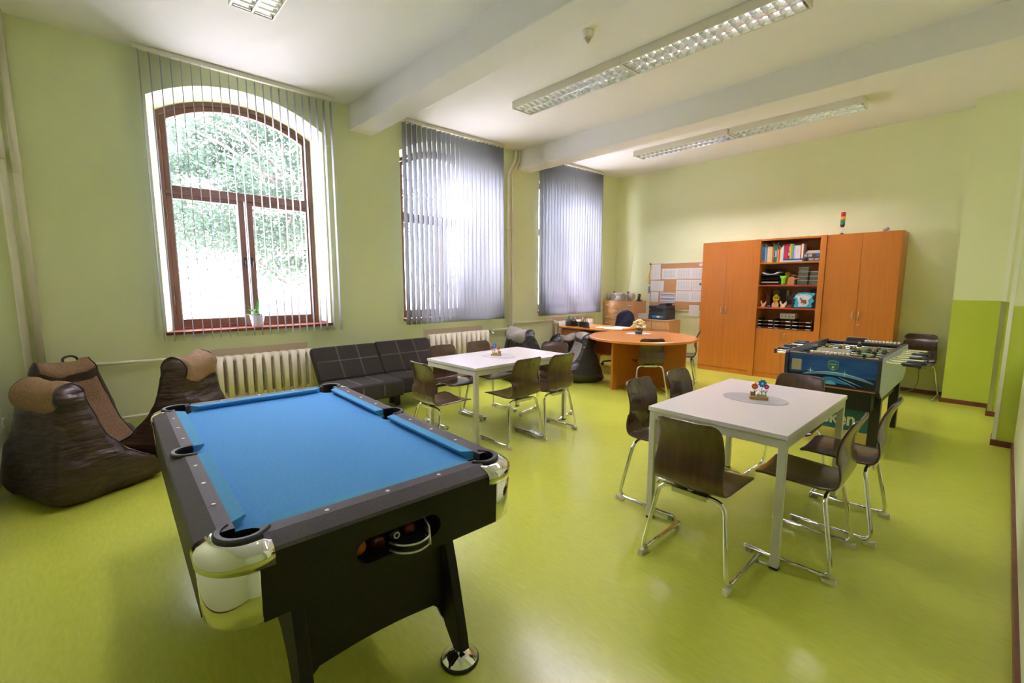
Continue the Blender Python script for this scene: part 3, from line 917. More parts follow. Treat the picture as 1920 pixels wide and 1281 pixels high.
def ornament(x, y, z, rot, label, mirror=1):
    t = thing('flower_ornament', label, 'ornament', (x, y, z), rot, 'wooden flower ornaments on the white tables')
    m = mirror
    B().box(-0.056, 0.056, -0.02, 0.02, 0, 0.022).build('base', M['pine'], t, bevel=0.002)
    flat_flower(0.0, 'flower', m * 0.018, 0.108, 0.028, 8, C_(0.01, 0.19, 0.62), C_(0.80, 0.85, 0.9), t)
    flat_flower(0.004, 'flower', -m * 0.026, 0.085, 0.021, 12, C_(0.80, 0.13, 0.01), C_(0.85, 0.5, 0.05), t, 0.5)
    flat_flower(-0.004, 'flower', m * 0.043, 0.088, 0.017, 5, C_(0.55, 0.01, 0.12), C_(0.75, 0.45, 0.5), t, 0.7)
    b = B()
    for fx, fz in ((0.018, 0.09), (-0.026, 0.07), (0.043, 0.075)):
        b.tube([(m * fx * 0.8, 0.0, 0.02), (m * fx, 0.0, fz)], 0.0016, 6)
        for s in (-1, 1):
            b.prism([(m * fx * 0.9, 0.04), (m * fx * 0.9 + s * 0.012, 0.058), (m * fx * 0.9 + s * 0.016, 0.066), (m * fx * 0.9 + s * 0.004, 0.054)], 'y', -0.001, 0.001)
    b.build('stem', C_(0.01, 0.12, 0.025), t)
    b = B()
    for k in range(9):
        gx = m * (-0.012 + 0.0065 * k)
        b.prism([(gx - 0.004, 0.022), (gx + 0.004, 0.022), (gx + 0.002, 0.042 + 0.006 * (k % 3))], 'y', -0.013, -0.010)
    b.build('grass', C_(0.36, 0.42, 0.06), t)
    b = B()
    b.prism([(m * q[0], q[1]) for q in ((-0.050, 0.022), (-0.050, 0.034), (-0.054, 0.046), (-0.050, 0.054), (-0.046, 0.047), (-0.042, 0.056), (-0.038, 0.047), (-0.030, 0.050), (-0.024, 0.040), (-0.024, 0.022))], 'y', -0.006, 0.0)
    b.build('animal_figure', C_(0.42, 0.22, 0.07), t)
    b = B()
    b.prism([(m * (-0.016 + q[0]), 0.108 + q[1]) for q in ((0, 0), (-0.012, 0.012), (-0.008, -0.004), (-0.012, -0.012), (0, -0.004), (0.012, 0.010), (0.006, 0.012))], 'y', 0.004, 0.006)
    b.build('butterfly', C_(0.70, 0.33, 0.05), t)
placemat(-1.10, 3.26, 0.75, 0.20, 0.145, 0.10, 'grey oval placemat on the white table nearest the camera', M['mat_grey'])
ornament(-1.075, 3.255, 0.753, math.radians(28), 'wooden flower ornament with the blue flower highest, on the near white table')
placemat(-3.69, 3.22, 0.75, 0.20, 0.145, 0.15, 'grey oval placemat on the white table beside the sofa', M['mat_grey'])
ornament(-3.70, 3.19, 0.753, math.radians(42), 'wooden flower ornament with pink flower leftmost, on the white table beside the sofa', -1)

# ------------------------------------------------------------------ chairs: bent plywood shell on a chrome sled frame (origin between the rear pads, facing +x)
def chair():
    t = thing('plywood_chair', '', 'chair', (0, 0, 0), 0, 'dark plywood chairs on chrome sled frames')
    # side profile of the shell: seat lip -> seat -> bend -> back
    P = fillet([(0.430, 0, 0.448), (0.395, 0, 0.462), (0.25, 0, 0.458), (0.10, 0, 0.452), (0.035, 0, 0.462), (0.022, 0, 0.53), (0.030, 0, 0.66), (0.012, 0, 0.75), (-0.030, 0, 0.838)], 0.07, 5)
    S = [0]
    for a, b_ in zip(P[:-1], P[1:]):
        S.append(S[-1] + (b_ - a).length)
    tot = S[-1]
    def at(s):
        for i in range(len(S) - 1):
            if s <= S[i + 1] + 1e-9:
                k = (s - S[i]) / max(1e-9, S[i + 1] - S[i])
                return P[i].lerp(P[i + 1], k)
        return P[-1]
    def half(s):
        if s < 0.40:
            w = 0.205 - 0.018 * (s / 0.40)
        else:
            w = 0.187 - 0.014 * ((s - 0.40) / (tot - 0.40))
        for e, rr in ((s, 0.045), (tot - s, 0.055)):
            if e < rr:
                w -= rr * (1 - math.sqrt(max(0, 1 - (1 - e / rr) ** 2))) * 0.85
        return w
    ns, nw = 40, 10
    rings = []
    ss = sorted(set([tot * i / ns for i in range(ns + 1)] + [0.006, 0.018, tot - 0.006, tot - 0.018, tot - 0.035]))
    for s in ss:
        p = at(s)
        q0, q1 = at(max(0, s - 0.01)), at(min(tot, s + 0.01))
        tg = (q1 - q0).normalized()
        nrm = Vector((-tg.z, 0, tg.x))
        if nrm.z < 0 and s < 0.3:
            nrm = -nrm
        h = half(s)
        back = max(0.0, min(1.0, (s - 0.45) / 0.15))
        dish = 0.012 * (1 - back) + 0.020 * back
        row = []
        for j in range(nw + 1):
            v = -1 + 2 * j / nw
            d = dish * v * v
            row.append(p + Vector((0, v * h, 0)) + (Vector((d, 0, 0)) if back > 0.5 else Vector((d * back, 0, d * (1 - back)))))
        rings.append(row)
    B().loft(rings, False).build('seat_shell', M['plywood'], t, solid=0.0105, bevel=0.002)
    # frame: one bent tube, cross bar under the seat, legs down to the rear, runners forward
    hw = 0.235
    r = 0.0122
    path = [(0.43, hw, 0.028), (0.012, hw, 0.028), (0.085, 0.178, 0.425), (0.085, -0.178, 0.425), (0.012, -hw, 0.028), (0.43, -hw, 0.028)]
    B().tube(fillet(path, 0.062, 7), r, 10).build('frame', M['chrome'], t)
    B().box(0.055, 0.16, -0.095, 0.095, 0.434, 0.4385).box(0.055, 0.059, -0.095, 0.095, 0.412, 0.4385).tube([(0.085, 0, 0.43), (0.085, 0, 0.452)], 0.02, 8).build('mounting_plate', M['steel'], t)
    for s in (-1, 1):
        B().prism([(-0.008, 0.0), (0.050, 0.0), (0.060, 0.02), (0.02, 0.02), (-0.004, 0.032)], 'y', s * hw - 0.0125, s * hw + 0.0125).build('rear_pad', C_(0.70, 0.67, 0.55), t)
        B().box(0.395, 0.425, s * hw - 0.010, s * hw + 0.010, 0.0, 0.020).build('front_pad', C_(0.35, 0.33, 0.28), t)
        B().tube([(0.425, s * hw, 0.028), (0.437, s * hw, 0.028)], 0.0115, 10).build('end_cap', M['steel'], t)
    return t
ch0 = chair()
D2 = math.radians
CHAIRS = [
    (-1.045, 2.175, 90, 1.0, 'plywood chair with its back to the camera at the near white table'),
    (-1.765, 2.895, 0, 1.0, 'plywood chair on the left side of the near white table, closer to the camera'),
    (-1.750, 3.435, 0, 1.0, 'plywood chair on the left side of the near white table, further from the camera'),
    (-1.055, 4.10, -90, 0.96, 'plywood chair at the far end of the near white table, before the football table'),
    (-0.465, 2.897, 180, 1.0, 'plywood chair on the right side of the near white table, closer to the camera'),
    (-0.395, 3.475, 180, 1.0, 'plywood chair on the right side of the near white table, further from the camera'),
    (-3.47, 2.10, 90, 1.0, 'plywood chair between the pool table and the white table beside the sofa'),
    (-4.295, 2.89, 0, 1.0, 'plywood chair at the white table beside the sofa, left side, nearer the camera'),
    (-4.30, 3.41, 0, 1.0, 'plywood chair at the white table beside the sofa, left side, nearer the desk'),
    (-2.985, 2.975, 180, 1.0, 'plywood chair at the white table beside the sofa, right side, nearer the camera'),
    (-2.945, 3.42, 180, 1.0, 'plywood chair at the white table beside the sofa, right side, nearer the desk'),
    (-3.60, 4.03, -74, 1.0, 'plywood chair at the table beside the sofa, far end, before the bean bags'),
    (-3.20, 5.55, 135, 0.95, 'plywood chair in front of the round cherry table, back to the camera'),
    (-3.06, 6.62, 203, 1.0, 'plywood chair at the right edge of the round cherry table, beside the cabinets'),
    (-0.755, 8.40, -93, 1.0, 'plywood chair standing alone against the back wall, right of the football table'),
]
for k, (x, y, a, sc, lab) in enumerate(CHAIRS):
    if k == 0:
        ch0.location = (x, y, 0)
        ch0.rotation_euler = (0, 0, D2(a))
        ch0['label'] = lab
    else:
        dup(ch0, (x, y, 0), D2(a), lab, None, sc)
# ------------------------------------------------------------------ sofa
def sofa():
    t = thing('sofa', 'charcoal tufted click-clack sofa under the windows, between two cream radiators', 'sofa', (-5.2, 2.68, 0))
    for s, dx in ((-1, 0.0), (1, -0.07)):
        ya, yb = (-0.80, -0.004) if s < 0 else (0.004, 0.80)
        # backrest: slanted cushion
        b = B()
        prof = rrect(-0.055, 0.055, 0.0, 0.46, 0.03, 4)
        Mb = Matrix.Translation((-0.10 + dx * 0.2, 0, 0.375)) @ Matrix.Rotation(math.radians(-36 if s < 0 else -34), 4, 'Y')
        rings = []
        for y, k in ((ya, 0.80), (ya + 0.012, 0.95), (ya + 0.03, 1.0), (yb - 0.03, 1.0), (yb - 0.012, 0.95), (yb, 0.80)):
            rings.append([Mb @ Vector((x * k, y, 0.23 + (z - 0.23) * (1 - (1 - k) * 0.2))) for x, z in prof])
        b.loft(rings, True, True, True)
        back = b.build('backrest', M['sofa'], t)
        st = B()
        for f in (0.36, 0.68):
            y = ya + (yb - ya) * f
            for o in (-0.006, 0.006):
                st.tube([Mb @ Vector((0.0555, y + o, 0.015)), Mb @ Vector((0.0555, y + o, 0.445))], 0.0018, 4)
        for o in (-0.005, 0.005):
            st.tube([Mb @ Vector((0.0555, ya + 0.02, 0.25 + o)), Mb @ Vector((0.0555, yb - 0.02, 0.25 + o))], 0.0018, 4)
        st.build('stitching', M['stitch'], back)
        b = B()
        prof = rrect(-0.14, 0.41 + dx, 0.205, 0.385, 0.035, 4)
        rings = []
        for y, k in ((ya, 0.0), (ya + 0.012, 0.012), (ya + 0.03, 0.015), (yb - 0.03, 0.015), (yb - 0.012, 0.012), (yb, 0.0)):
            rings.append([(x + (k if x > 0.3 + dx else 0), y, z + (k if z > 0.3 else 0)) for x, z in prof])
        b.loft(rings, True, True, True)
        seat = b.build('seat', M['sofa'], t)
        st = B()
        for f in (0.36, 0.68):
            y = ya + (yb - ya) * f
            for o in (-0.006, 0.006):
                st.tube([(-0.05, y + o, 0.4008), (0.37 + dx, y + o, 0.4008), (0.412 + dx, y + o, 0.383), (0.4258 + dx, y + o, 0.36), (0.4258 + dx, y + o, 0.24)], 0.0018, 4)
        st.tube([(0.41 + dx, ya + 0.02, 0.388), (0.41 + dx, yb - 0.02, 0.388)], 0.0016, 4)
        st.build('stitching', M['stitch'], seat)
    for x, y in ((0.05, -0.62), (0.05, 0.10), (0.05, 0.66), (-0.10, -0.62), (-0.10, 0.10), (-0.10, 0.66)):
        B().prism(rrect(x - 0.028, x + 0.028, y - 0.028, y + 0.028, 0.006, 2), 'z', 0, 0.21).build('leg', M['black'], t)
sofa()

# ------------------------------------------------------------------ bean bag loungers (facing local +x)
from mathutils import noise as mnoise
def catmull(P, n):
    out = []
    m = len(P)
    for i in range(m):
        p0, p1, p2, p3 = (Vector(P[(i + k - 1) % m]) for k in range(4))
        for j in range(n):
            t = j / n
            out.append(0.5 * ((2 * p1) + (p2 - p0) * t + (2 * p0 - 5 * p1 + 4 * p2 - p3) * t * t + (3 * p1 - p0 - 3 * p2 + p3) * t * t * t))
    return out
BP = [(-0.46, 0.015), (-0.54, 0.10), (-0.50, 0.29), (-0.44, 0.49), (-0.395, 0.66), (-0.415, 0.74), (-0.405, 0.83), (-0.33, 0.89), (-0.235, 0.885), (-0.165, 0.81), (-0.165, 0.71),
      (-0.13, 0.58), (-0.06, 0.45), (0.04, 0.34), (0.16, 0.255), (0.27, 0.18), (0.35, 0.09), (0.32, 0.02), (0.1, 0.006), (-0.25, 0.006)]
def bean_bag(label, loc, rot, leather, fabric, seed, sc=(1, 1, 1), crumple=0.012, group='slouched bean bags', handle=True, fold=0.0):
    t = thing('bean_bag', label, 'bean bag', loc, math.radians(rot), group)
    n = 4
    P = catmull(BP, n)
    def hw(z):
        z = max(0, min(0.9, z))
        return 0.42 + 0.02 * math.sin(min(1, z / 0.2) * PI / 2) - (0.14 * ((z - 0.25) / 0.62) if z > 0.25 else 0)
    V = [-1, -0.93, -0.75, -0.5, -0.25, 0, 0.25, 0.5, 0.75, 0.93, 1]
    cx, cz = 0.0, 0.25
    off = Vector((seed * 3.7, seed * 1.3, 0))
    def pt(p, v, k=1.0, y_extra=0.0, lift=0.0):
        x, z = p.x, p.y
        e = abs(v)
        ctr = Vector((-0.27, 0.78)) if z > 0.66 else Vector((max(-0.25, min(0.2, x * 0.6)), 0.25))
        q = p + (ctr - p) * (1 - k)
        if e > 0.9:
            q = q + (ctr - q) * (0.05 if e < 0.97 else 0.12)
        sag = 0.035 * (1 - v * v) * (1 if z > 0.5 else 0)
        y = v * hw(q.y) + (y_extra if v > 0 else -y_extra)
        w = Vector((q.x, y, q.y - sag + lift))
        if fold and w.z > 0.45:
            f = (w.z - 0.45) / 0.4
            w.x -= fold * f * 0.35
            w.z -= fold * f * 0.30
        d = Vector([mnoise.noise(w * 4.5 + off + Vector((0, 0, 9 * i))) for i in range(3)]) * crumple * 2
        d += Vector((w.x, w.y, 0)).normalized() * (mnoise.noise(Vector((w.x * 2.2, w.y * 2.2, w.z * 11 + 2.5 * w.x)) + off) * crumple * 1.5) if 0.03 < w.z < 0.66 else Vector()
        d += Vector([mnoise.noise(w * 12 + off + Vector((0, 5 * i, 0))) for i in range(3)]) * crumple
        w = w + d
        return Vector((w.x * sc[0], w.y * sc[1], max(0.004, w.z * sc[2])))
    i0, i1 = 4 * n + 2, 15 * n + 2                    # fabric from behind the head roll, over it and down to the front
    b = B()
    rows = [[pt(p, v) for p in P] for v in V]
    R = [[b.bm.verts.new(q) for q in row] for row in rows]
    m = len(P)
    for a, c in zip(R[:-1], R[1:]):
        for i in range(m):
            j = (i + 1) % m
            b.face([a[i], a[j], c[j], c[i]], 0, True)
    for side, row in ((-1, R[0]), (1, R[-1])):
        prev = row
        for k, ye in ((0.62, 0.035), (0.25, 0.05)):
            cur = [b.bm.verts.new(pt(p, side, k, ye)) for p in P]
            for i in range(m):
                j = (i + 1) % m
                b.face([prev[i], prev[j], cur[j], cur[i]], 0, True)
            prev = cur
        b.face(prev, 0, True)
    body = b.build('body', leather, t)
    # fabric strip: the same surface lifted a little
    b = B()
    idx = list(range(i0, i1 + 1))
    nrm = []
    for i in idx:
        d = (P[(i + 1) % m] - P[i - 1])
        nn = Vector((-d.y, d.x)).normalized()
        c = P[i] - Vector((0, 0.3))
        nrm.append(nn if nn.dot(P[i] - Vector((-0.1, 0.1))) > 0 else -nn)
    g = [[None] * len(idx) for _ in V]
    for a, v in enumerate(V):
        vv = v * 0.985
        for c, i in enumerate(idx):
            g[a][c] = pt(P[i] + nrm[c] * (0.009 if abs(v) < 0.99 else 0.002), vv)
    b.loft(g, False)
    b.build('fabric_cover', fabric, t)
    for v in (-1, 1):
        B().tube([pt(P[i] + nrm[c] * 0.004, v * 0.99) for c, i in enumerate(idx)], 0.006, 6).build('piping', M['black'], t)
    if handle:
        b = B()
        q = pt(P[7 * n], 0.0) if handle == 1 else pt(P[5 * n], 0.0, 1.0)
        L = fillet([q + Vector((0.01, 0.02, -0.02)), q + Vector((-0.02, 0.025, 0.04)), q + Vector((-0.025, 0.075, 0.055)), q + Vector((-0.02, 0.125, 0.04)), q + Vector((0.01, 0.13, -0.02))], 0.04)
        if handle == 2:
            L = fillet([q + Vector((-0.05, -0.10, -0.15)), q + Vector((-0.055, -0.09, -0.02)), q + Vector((-0.04, 0.0, 0.02)), q + Vector((-0.055, 0.09, -0.02)), q + Vector((-0.05, 0.10, -0.15))], 0.07)
        b.tube(L, 0.010 if handle == 1 else 0.014, 8)
        b.build('handle', M['rubber'], t)
    return t
lb, tw, lk, tg = M['leather'], M['tweed'], M['leather_black'], M['tweed_grey']
BROWN, GREY = 'brown bean bags in the left corner', 'black and grey bean bags by the desk'
bean_bag('big brown bean bag with tweed headrest nearest the camera, before the left corner', (-4.66, -0.07, 0), 116, lb, tw, 1, (0.76, 0.84, 0.96), group=BROWN, handle=0)
bean_bag('brown tweed bean bag in the left corner under the pipes, facing the room', (-5.32, -0.12, 0), 24, lb, tw, 2, (0.78, 0.62, 0.97), group=BROWN)
bean_bag('brown bean bag with tweed headrest between the pool table and the ribbed radiator', (-5.00, 0.42, 0), 234, lb, tw, 3, (0.82, 0.74, 1.03), group=BROWN, handle=0)
bean_bag('black and grey bean bag with a strap handle against the pipes by the middle window', (-5.08, 5.18, 0), 80, lk, tg, 4, (0.9, 0.88, 0.95), 0.018, group=GREY, handle=2)
bean_bag('crumpled black and grey bean bag between the strap-handled one and the desk', (-5.40, 5.86, 0), 190, lk, tg, 5, (0.80, 0.80, 0.86), 0.035, GREY, False, 0.35)
bean_bag('black bean bag with a pale grey front leaning against the round cherry table', (-4.70, 5.60, 0), 232, lk, tg, 6, (0.90, 0.80, 0.85), group=GREY, handle=0)

# ------------------------------------------------------------------ desk, round table, drawers, office chair
t = thing('office_desk', 'cherry office desk under the far window, behind the round table', 'desk', (-4.75, 6.85, 0))
B().box(-0.87, 0.345, -0.47, 0.35, 0.722, 0.75).build('desktop', M['cherry_top'], t, bevel=0.004)
B().box(-0.82, -0.795, -0.42, 0.32, 0, 0.722).build('side_panel', M['cherry'], t)
B().box(0.30, 0.325, -0.42, 0.32, 0, 0.722).build('side_panel', M['cherry'], t)
B().box(-0.79, -0.40, -0.42, 0.20, 0.04, 0.70).build('pedestal', M['cherry'], t)
B().box(-0.40, 0.30, 0.0, 0.02, 0.25, 0.722).build('modesty_panel', M['cherry_dark'], t)
t = thing('round_table', 'round cherry meeting table joined to the office desk', 'table', (-3.665, 6.05, 0))
B().lathe([(0.0001, 0.712), (0.775, 0.712), (0.785, 0.718), (0.785, 0.744), (0.775, 0.75), (0.0001, 0.75)], seg=72, smooth=False).build('tabletop', M['cherry_top'], t)
B().box(-0.125, -0.095, -0.60, 0.55, 0, 0.712).build('leg_panel', M['cherry'], t)
B().box(-0.095, 0.64, 0.10, 0.13, 0, 0.712).build('leg_panel', M['cherry'], t)
def drawer_unit(name, label, loc, w, d, h, cells):
    t = thing(name, label, 'drawer unit', loc, 0, 'beech drawer units along the back wall')
    B().box(0, w, 0.02, d, 0.0, h - 0.025).build('carcass', M['beech'], t)
    B().box(-0.008, w + 0.008, -0.005, d, h - 0.025, h).build('top_board', M['beech'], t, bevel=0.004)
    for x0, x1, z0, z1, kn in cells:
        dr = B().box(x0 + 0.004, x1 - 0.004, 0.0, 0.022, z0 + 0.003, z1 - 0.003).build('drawer', M['beech'], t, bevel=0.003)
        for kx in kn:
            B().tube(fillet([(kx - 0.035, 0.0, (z0 + z1) / 2), (kx - 0.030, -0.022, (z0 + z1) / 2), (kx + 0.030, -0.022, (z0 + z1) / 2), (kx + 0.035, 0.0, (z0 + z1) / 2)], 0.012), 0.007, 8).build('handle', M['white'], dr)
    return t
rows = [(1.04, 1.15), (0.905, 1.037), (0.785, 0.902), (0.66, 0.782), (0.40, 0.655), (0.06, 0.395)]
drawer_unit('drawer_chest', 'tall beech drawer chest in the back corner under the stereo', (-5.825, 8.05, 0), 0.75, 0.43, 1.18,
            [(0.01, 0.74, z0, z1, (0.11, 0.64) if k != 1 else (0.30, 0.45)) for k, (z0, z1) in enumerate(rows)])
drawer_unit('drawer_chest', 'low beech drawer chest beside the tall one, under the printer', (-5.06, 8.05, 0), 0.745, 0.43, 0.838,
            [(0.01, 0.375, z0, z1, (0.19,)) for z0, z1 in ((0.645, 0.808), (0.40, 0.64), (0.06, 0.395))] + [(0.378, 0.735, z0, z1, (0.55,)) for z0, z1 in ((0.645, 0.808), (0.40, 0.64), (0.06, 0.395))])
t = thing('office_chair', 'navy upholstered office chair behind the desk', 'chair', (-4.87, 7.42, 0), 0)
b = B()
P = []
for i in range(25):
    q = PI * i / 24
    P.append((0.20 * math.cos(q) * (1 if True else 1), 0.20 * math.sin(q)))
shape = [(0.235, -0.26), (0.20, -0.02)] + [(x * 0.98, 0.0 + z * 0.85) for x, z in P] + [(-0.20, -0.02), (-0.235, -0.26), (-0.15, -0.31), (0.15, -0.31)]
for k in range(1):
    rings = []
    for y, sc in ((0.0, 0.86), (0.012, 0.96), (0.035, 1.0), (0.055, 0.97), (0.065, 0.88)):
        rings.append([(x * sc, y + 0.06 * (x / 0.2) ** 2 * -0.5, 0.87 + z * sc) for x, z in shape])
    b.loft(rings, True, True, True)
b.build('backrest', M['navy'], t)
B().loft([[(x * k, -0.21 + y * k, z) for x, y in rrect(-0.23, 0.23, -0.22, 0.22, 0.08, 5)] for z, k in ((0.43, 0.9), (0.45, 1.0), (0.48, 1.0), (0.50, 0.92))], True, True, True).build('seat', M['navy'], t)
B().tube([(0, -0.15, 0.44), (0, 0.06, 0.44), (0, 0.075, 0.62)], 0.018).tube([(0, -0.2, 0.10), (0, -0.2, 0.44)], 0.025).build('stem', M['black'], t)
b = B()
for k in range(5):
    a = 2 * PI * k / 5
    b.tube([(0, -0.2, 0.11), (0.28 * math.cos(a), -0.2 + 0.28 * math.sin(a), 0.07)], [0.022, 0.014], 8)
    b.ball((0.28 * math.cos(a), -0.2 + 0.28 * math.sin(a), 0.03), 0.03, seg=10)
b.build('star_base', M['black'], t)

# on the desk
def potted(name, label, loc, r0, r1, h, potm, leaves, cat='plant'):
    t = thing(name, label, cat, loc)
    B().lathe([(r0 * 0.96, 0), (r0, 0.004), (r1, h), (r1 * 0.9, h), (r1 * 0.86, h - 0.015)], seg=28, cap1=True).build('pot', potm, t)
    b = B()
    for (az, L, lean, w, z0) in leaves:
        c, s = math.cos(az), math.sin(az)
        seg = 6
        R_ = []
        for k in range(seg + 1):
            u = k / seg
            d = L * (math.sin(lean) * u + 0.35 * math.sin(lean) * u * u)
            z = h + z0 + L * (math.cos(lean) * u - 0.30 * math.sin(lean) * u * u)
            ww = w * math.sin(PI * min(1, 0.08 + u * 0.92)) ** 0.8
            R_.append([(c * d - s * ww, s * d + c * ww, z), (c * d, s * d, z - 0.15 * ww), (c * d + s * ww, s * d - c * ww, z)])
        b.loft(R_, False)
    b.build('leaves', M['leaf'], t, solid=0.0012)
    return t
rg = random.Random(11)
potted('succulent_pot', 'small succulent in a dark square-shouldered pot on the left end of the desk', (-5.52, 6.56, 0.75), 0.060, 0.072, 0.125, C_(0.06, 0.055, 0.055),
       [(rg.uniform(0, 6.28), rg.uniform(0.06, 0.11), rg.uniform(0.1, 0.9), 0.010, -0.015) for _ in range(16)])
t = thing('pen_holder', 'black desk organiser full of pens beside the succulent', 'pen holder', (-5.33, 6.55, 0.75))
b = B()
for x, y, h in ((-0.06, 0.0, 0.10), (-0.06, 0.07, 0.085)):
    b.prism(rrect(x - 0.035, x + 0.035, y - 0.03, y + 0.03, 0.006, 2), 'z', 0, h)
b.build('cup', M['black'], t)
for k in range(9):
    B().tube([(-0.06 + rg.uniform(-.02, .02), rg.uniform(0, .06), 0.09), (-0.06 + rg.uniform(-.04, .04), rg.uniform(-.02, .08), 0.15 + rg.uniform(-.01, .02))], 0.004, 6).build('pen', C_(*rg.choice([(0.01, 0.02, 0.10), (0.02, 0.02, 0.02), (0.30, 0.32, 0.35), (0.05, 0.03, 0.12)])), t)
t = thing('marker_holder', 'black holder of bright highlighters on the desk, right of the pens', 'pen holder', (-5.14, 6.53, 0.75))
B().prism([(-0.085, 0.0), (0.085, 0.0), (0.085, 0.06), (0.06, 0.10), (-0.085, 0.10)], 'y', -0.04, 0.04).build('cup', M['black'], t)
for k, c in enumerate([(0.12, 0.85, 0.05), (0.35, 0.85, 0.02), (0.85, 0.05, 0.05), (0.85, 0.02, 0.20), (0.10, 0.25, 0.75), (0.02, 0.02, 0.03), (0.5, 0.02, 0.25)]):
    x = -0.06 + 0.018 * k
    B().tube([(x, 0.0, 0.08), (x + rg.uniform(-.012, .012), rg.uniform(-.02, .02), 0.145 + 0.03 * (k % 2))], 0.008 if k < 4 else 0.004, 8).build('marker', C_(*c), t)
tag(B().prism(rrect(-0.06, 0.06, -0.03, 0.03, 0.01, 2), 'z', 0, 0.012).build('eyeglass_case', M['black'], loc=(-5.03, 6.46, 0.75)), 'flat black case on the desk edge beside the highlighters', 'case')
for k, (x, y, a, lab) in enumerate([(-4.86, 6.78, 12, 'white sheet lying left on the desk, beside the highlighters'), (-4.66, 6.96, -8, 'white sheet lying in the middle of the desk'), (-4.60, 6.66, 24, 'white sheet lying right on the desk, towards the vase of flowers')]):
    o = tag(B().box(-0.148, 0.148, -0.105, 0.105, 0.0, 0.0015).build('paper_sheet', M['paper'], loc=(x, y, 0.7505 + 0.002 * k)), lab, 'paper', 'sheets lying on the desk')
    o.rotation_euler = (0, 0, math.radians(a))
# vase of flowers on the round table
o = placemat(-3.885, 6.30, 0.75, 0.19, 0.145, 0.6, 'pale grey oval placemat under the flower vase on the round table', C_(0.55, 0.56, 0.60, 0.7))
t = thing('flower_vase', 'glass of cream and yellow flowers on the round cherry table', 'flowers', (-3.84, 6.235, 0.754))
B().lathe([(0.05, 0), (0.055, 0.003), (0.062, 0.085), (0.058, 0.085), (0.05, 0.006)], seg=28, cap0=True, cap1=False).build('glass', glass_mat('vase_glass', (0.75, 0.75, 0.73), 0.12), t)
B().lathe([(0.048, 0.008), (0.056, 0.055)], seg=24).build('pebbles', mat('grey_pebbles', (0.10, 0.09, 0.085), 0.6, col2=(0.30, 0.27, 0.25), scale=(90, 90, 90)), t)
cols = [(0.80, 0.66, 0.30), (0.84, 0.76, 0.50), (0.80, 0.56, 0.32), (0.76, 0.66, 0.18)]
for k in range(15):
    a, rr = k * 2.4, 0.018 + 0.021 * math.sqrt(k)
    z = 0.21 - 0.045 * (k / 4.0) ** 1.0 * 0.85
    b = B()
    for L in range(3):
        for q in range(6):
            aa = 2 * PI * q / 6 + L * 0.5
            r1 = 0.012 + 0.009 * L
            b.ball((r1 * math.cos(aa), r1 * math.sin(aa), 0.012 - 0.007 * L), 0.012, 1, 1, 0.7, 7)
    b.ball((0, 0, 0.014), 0.010, seg=7)
    b.build('blossom', C_(*cols[k % 4], 0.7), t, loc=(rr * math.cos(a), rr * math.sin(a), max(0.11, z)))
b = B()
for k in range(10):
    a = k * 0.63
    b.tube([(0, 0, 0.02), (0.05 * math.cos(a), 0.05 * math.sin(a), 0.12), (0.095 * math.cos(a), 0.095 * math.sin(a), 0.15 + 0.03 * (k % 3))], 0.003, 5)
b.build('stems', C_(0.12, 0.22, 0.05), t)
# window plants
rg = random.Random(4)
potted('potted_plant', 'broad-leaved green plant in a white pot on the left window sill', (-5.93, 1.43, 1.032), 0.056, 0.078, 0.135, mat('ribbed_white_pot', (0.78, 0.79, 0.82), 0.4),
       [(rg.uniform(2.2, 6.6), rg.uniform(0.10, 0.17), rg.uniform(0.5, 1.25), 0.027, -0.01) for _ in range(15)] + [(0.5, 0.20, 0.15, 0.030, 0.0), (4.6, 0.16, 0.5, 0.03, 0.0)])
potted('potted_plant', 'tall thin-leaved plant in a white pot behind the half open middle blind', (-5.985, 4.06, 1.032), 0.07, 0.085, 0.17, C_(0.72, 0.74, 0.78),
       [(1.4, 0.60, 0.10, 0.03, 0), (4.6, 0.62, 0.16, 0.03, 0), (1.7, 0.62, 0.34, 0.034, 0), (5.0, 0.45, 0.40, 0.03, 0), (3.2, 0.50, 0.10, 0.028, 0), (2.2, 0.38, 0.6, 0.028, 0)])
# ------------------------------------------------------------------ on the drawer units
t = thing('printer', 'dark grey multifunction printer on the low drawer chest', 'printer', (-4.59, 8.10, 0.838))
PG, PD = C_(0.045, 0.047, 0.055), C_(0.018, 0.018, 0.02)
B().prism([(-0.19, 0), (0.19, 0), (0.19, 0.20), (-0.19, 0.20)], 'y', 0.0, 0.34).build('body', PG, t, bevel=0.012)
B().prism(rrect(-0.185, 0.185, 0.205, 0.27, 0.015), 'y', -0.01, 0.33).build('scanner_unit', PG, t, bevel=0.006)
B().prism([(-0.02, 0.27), (0.15, 0.27), (0.13, 0.30), (0.0, 0.30)], 'y', 0.05, 0.30).prism([(0.03, 0.295), (0.20, 0.32), (0.20, 0.328), (0.03, 0.304)], 'y', 0.06, 0.28).build('sheet_feeder', PD, t, bevel=0.004)
B().box(-0.15, 0.11, -0.004, 0.02, 0.155, 0.20).build('output_slot', M['dark'], t)
B().box(-0.165, 0.165, -0.006, 0.0, 0.02, 0.095).build('paper_tray', PG, t, bevel=0.003)
B().box(-0.11, 0.12, -0.0085, -0.006, 0.035, 0.078).build('blue_sticker', C_(0.02, 0.25, 0.55), t)
B().box(-0.01, 0.055, -0.0095, -0.008, 0.042, 0.072).build('white_patch', M['white'], t)
B().box(-0.17, -0.03, -0.016, -0.010, 0.225, 0.258).build('control_panel', PD, t)
t = thing('stereo', 'silver grey portable stereo on the tall drawer chest', 'stereo', (-5.50, 8.20, 1.18))
SV = C_(0.62, 0.58, 0.52, 0.35)
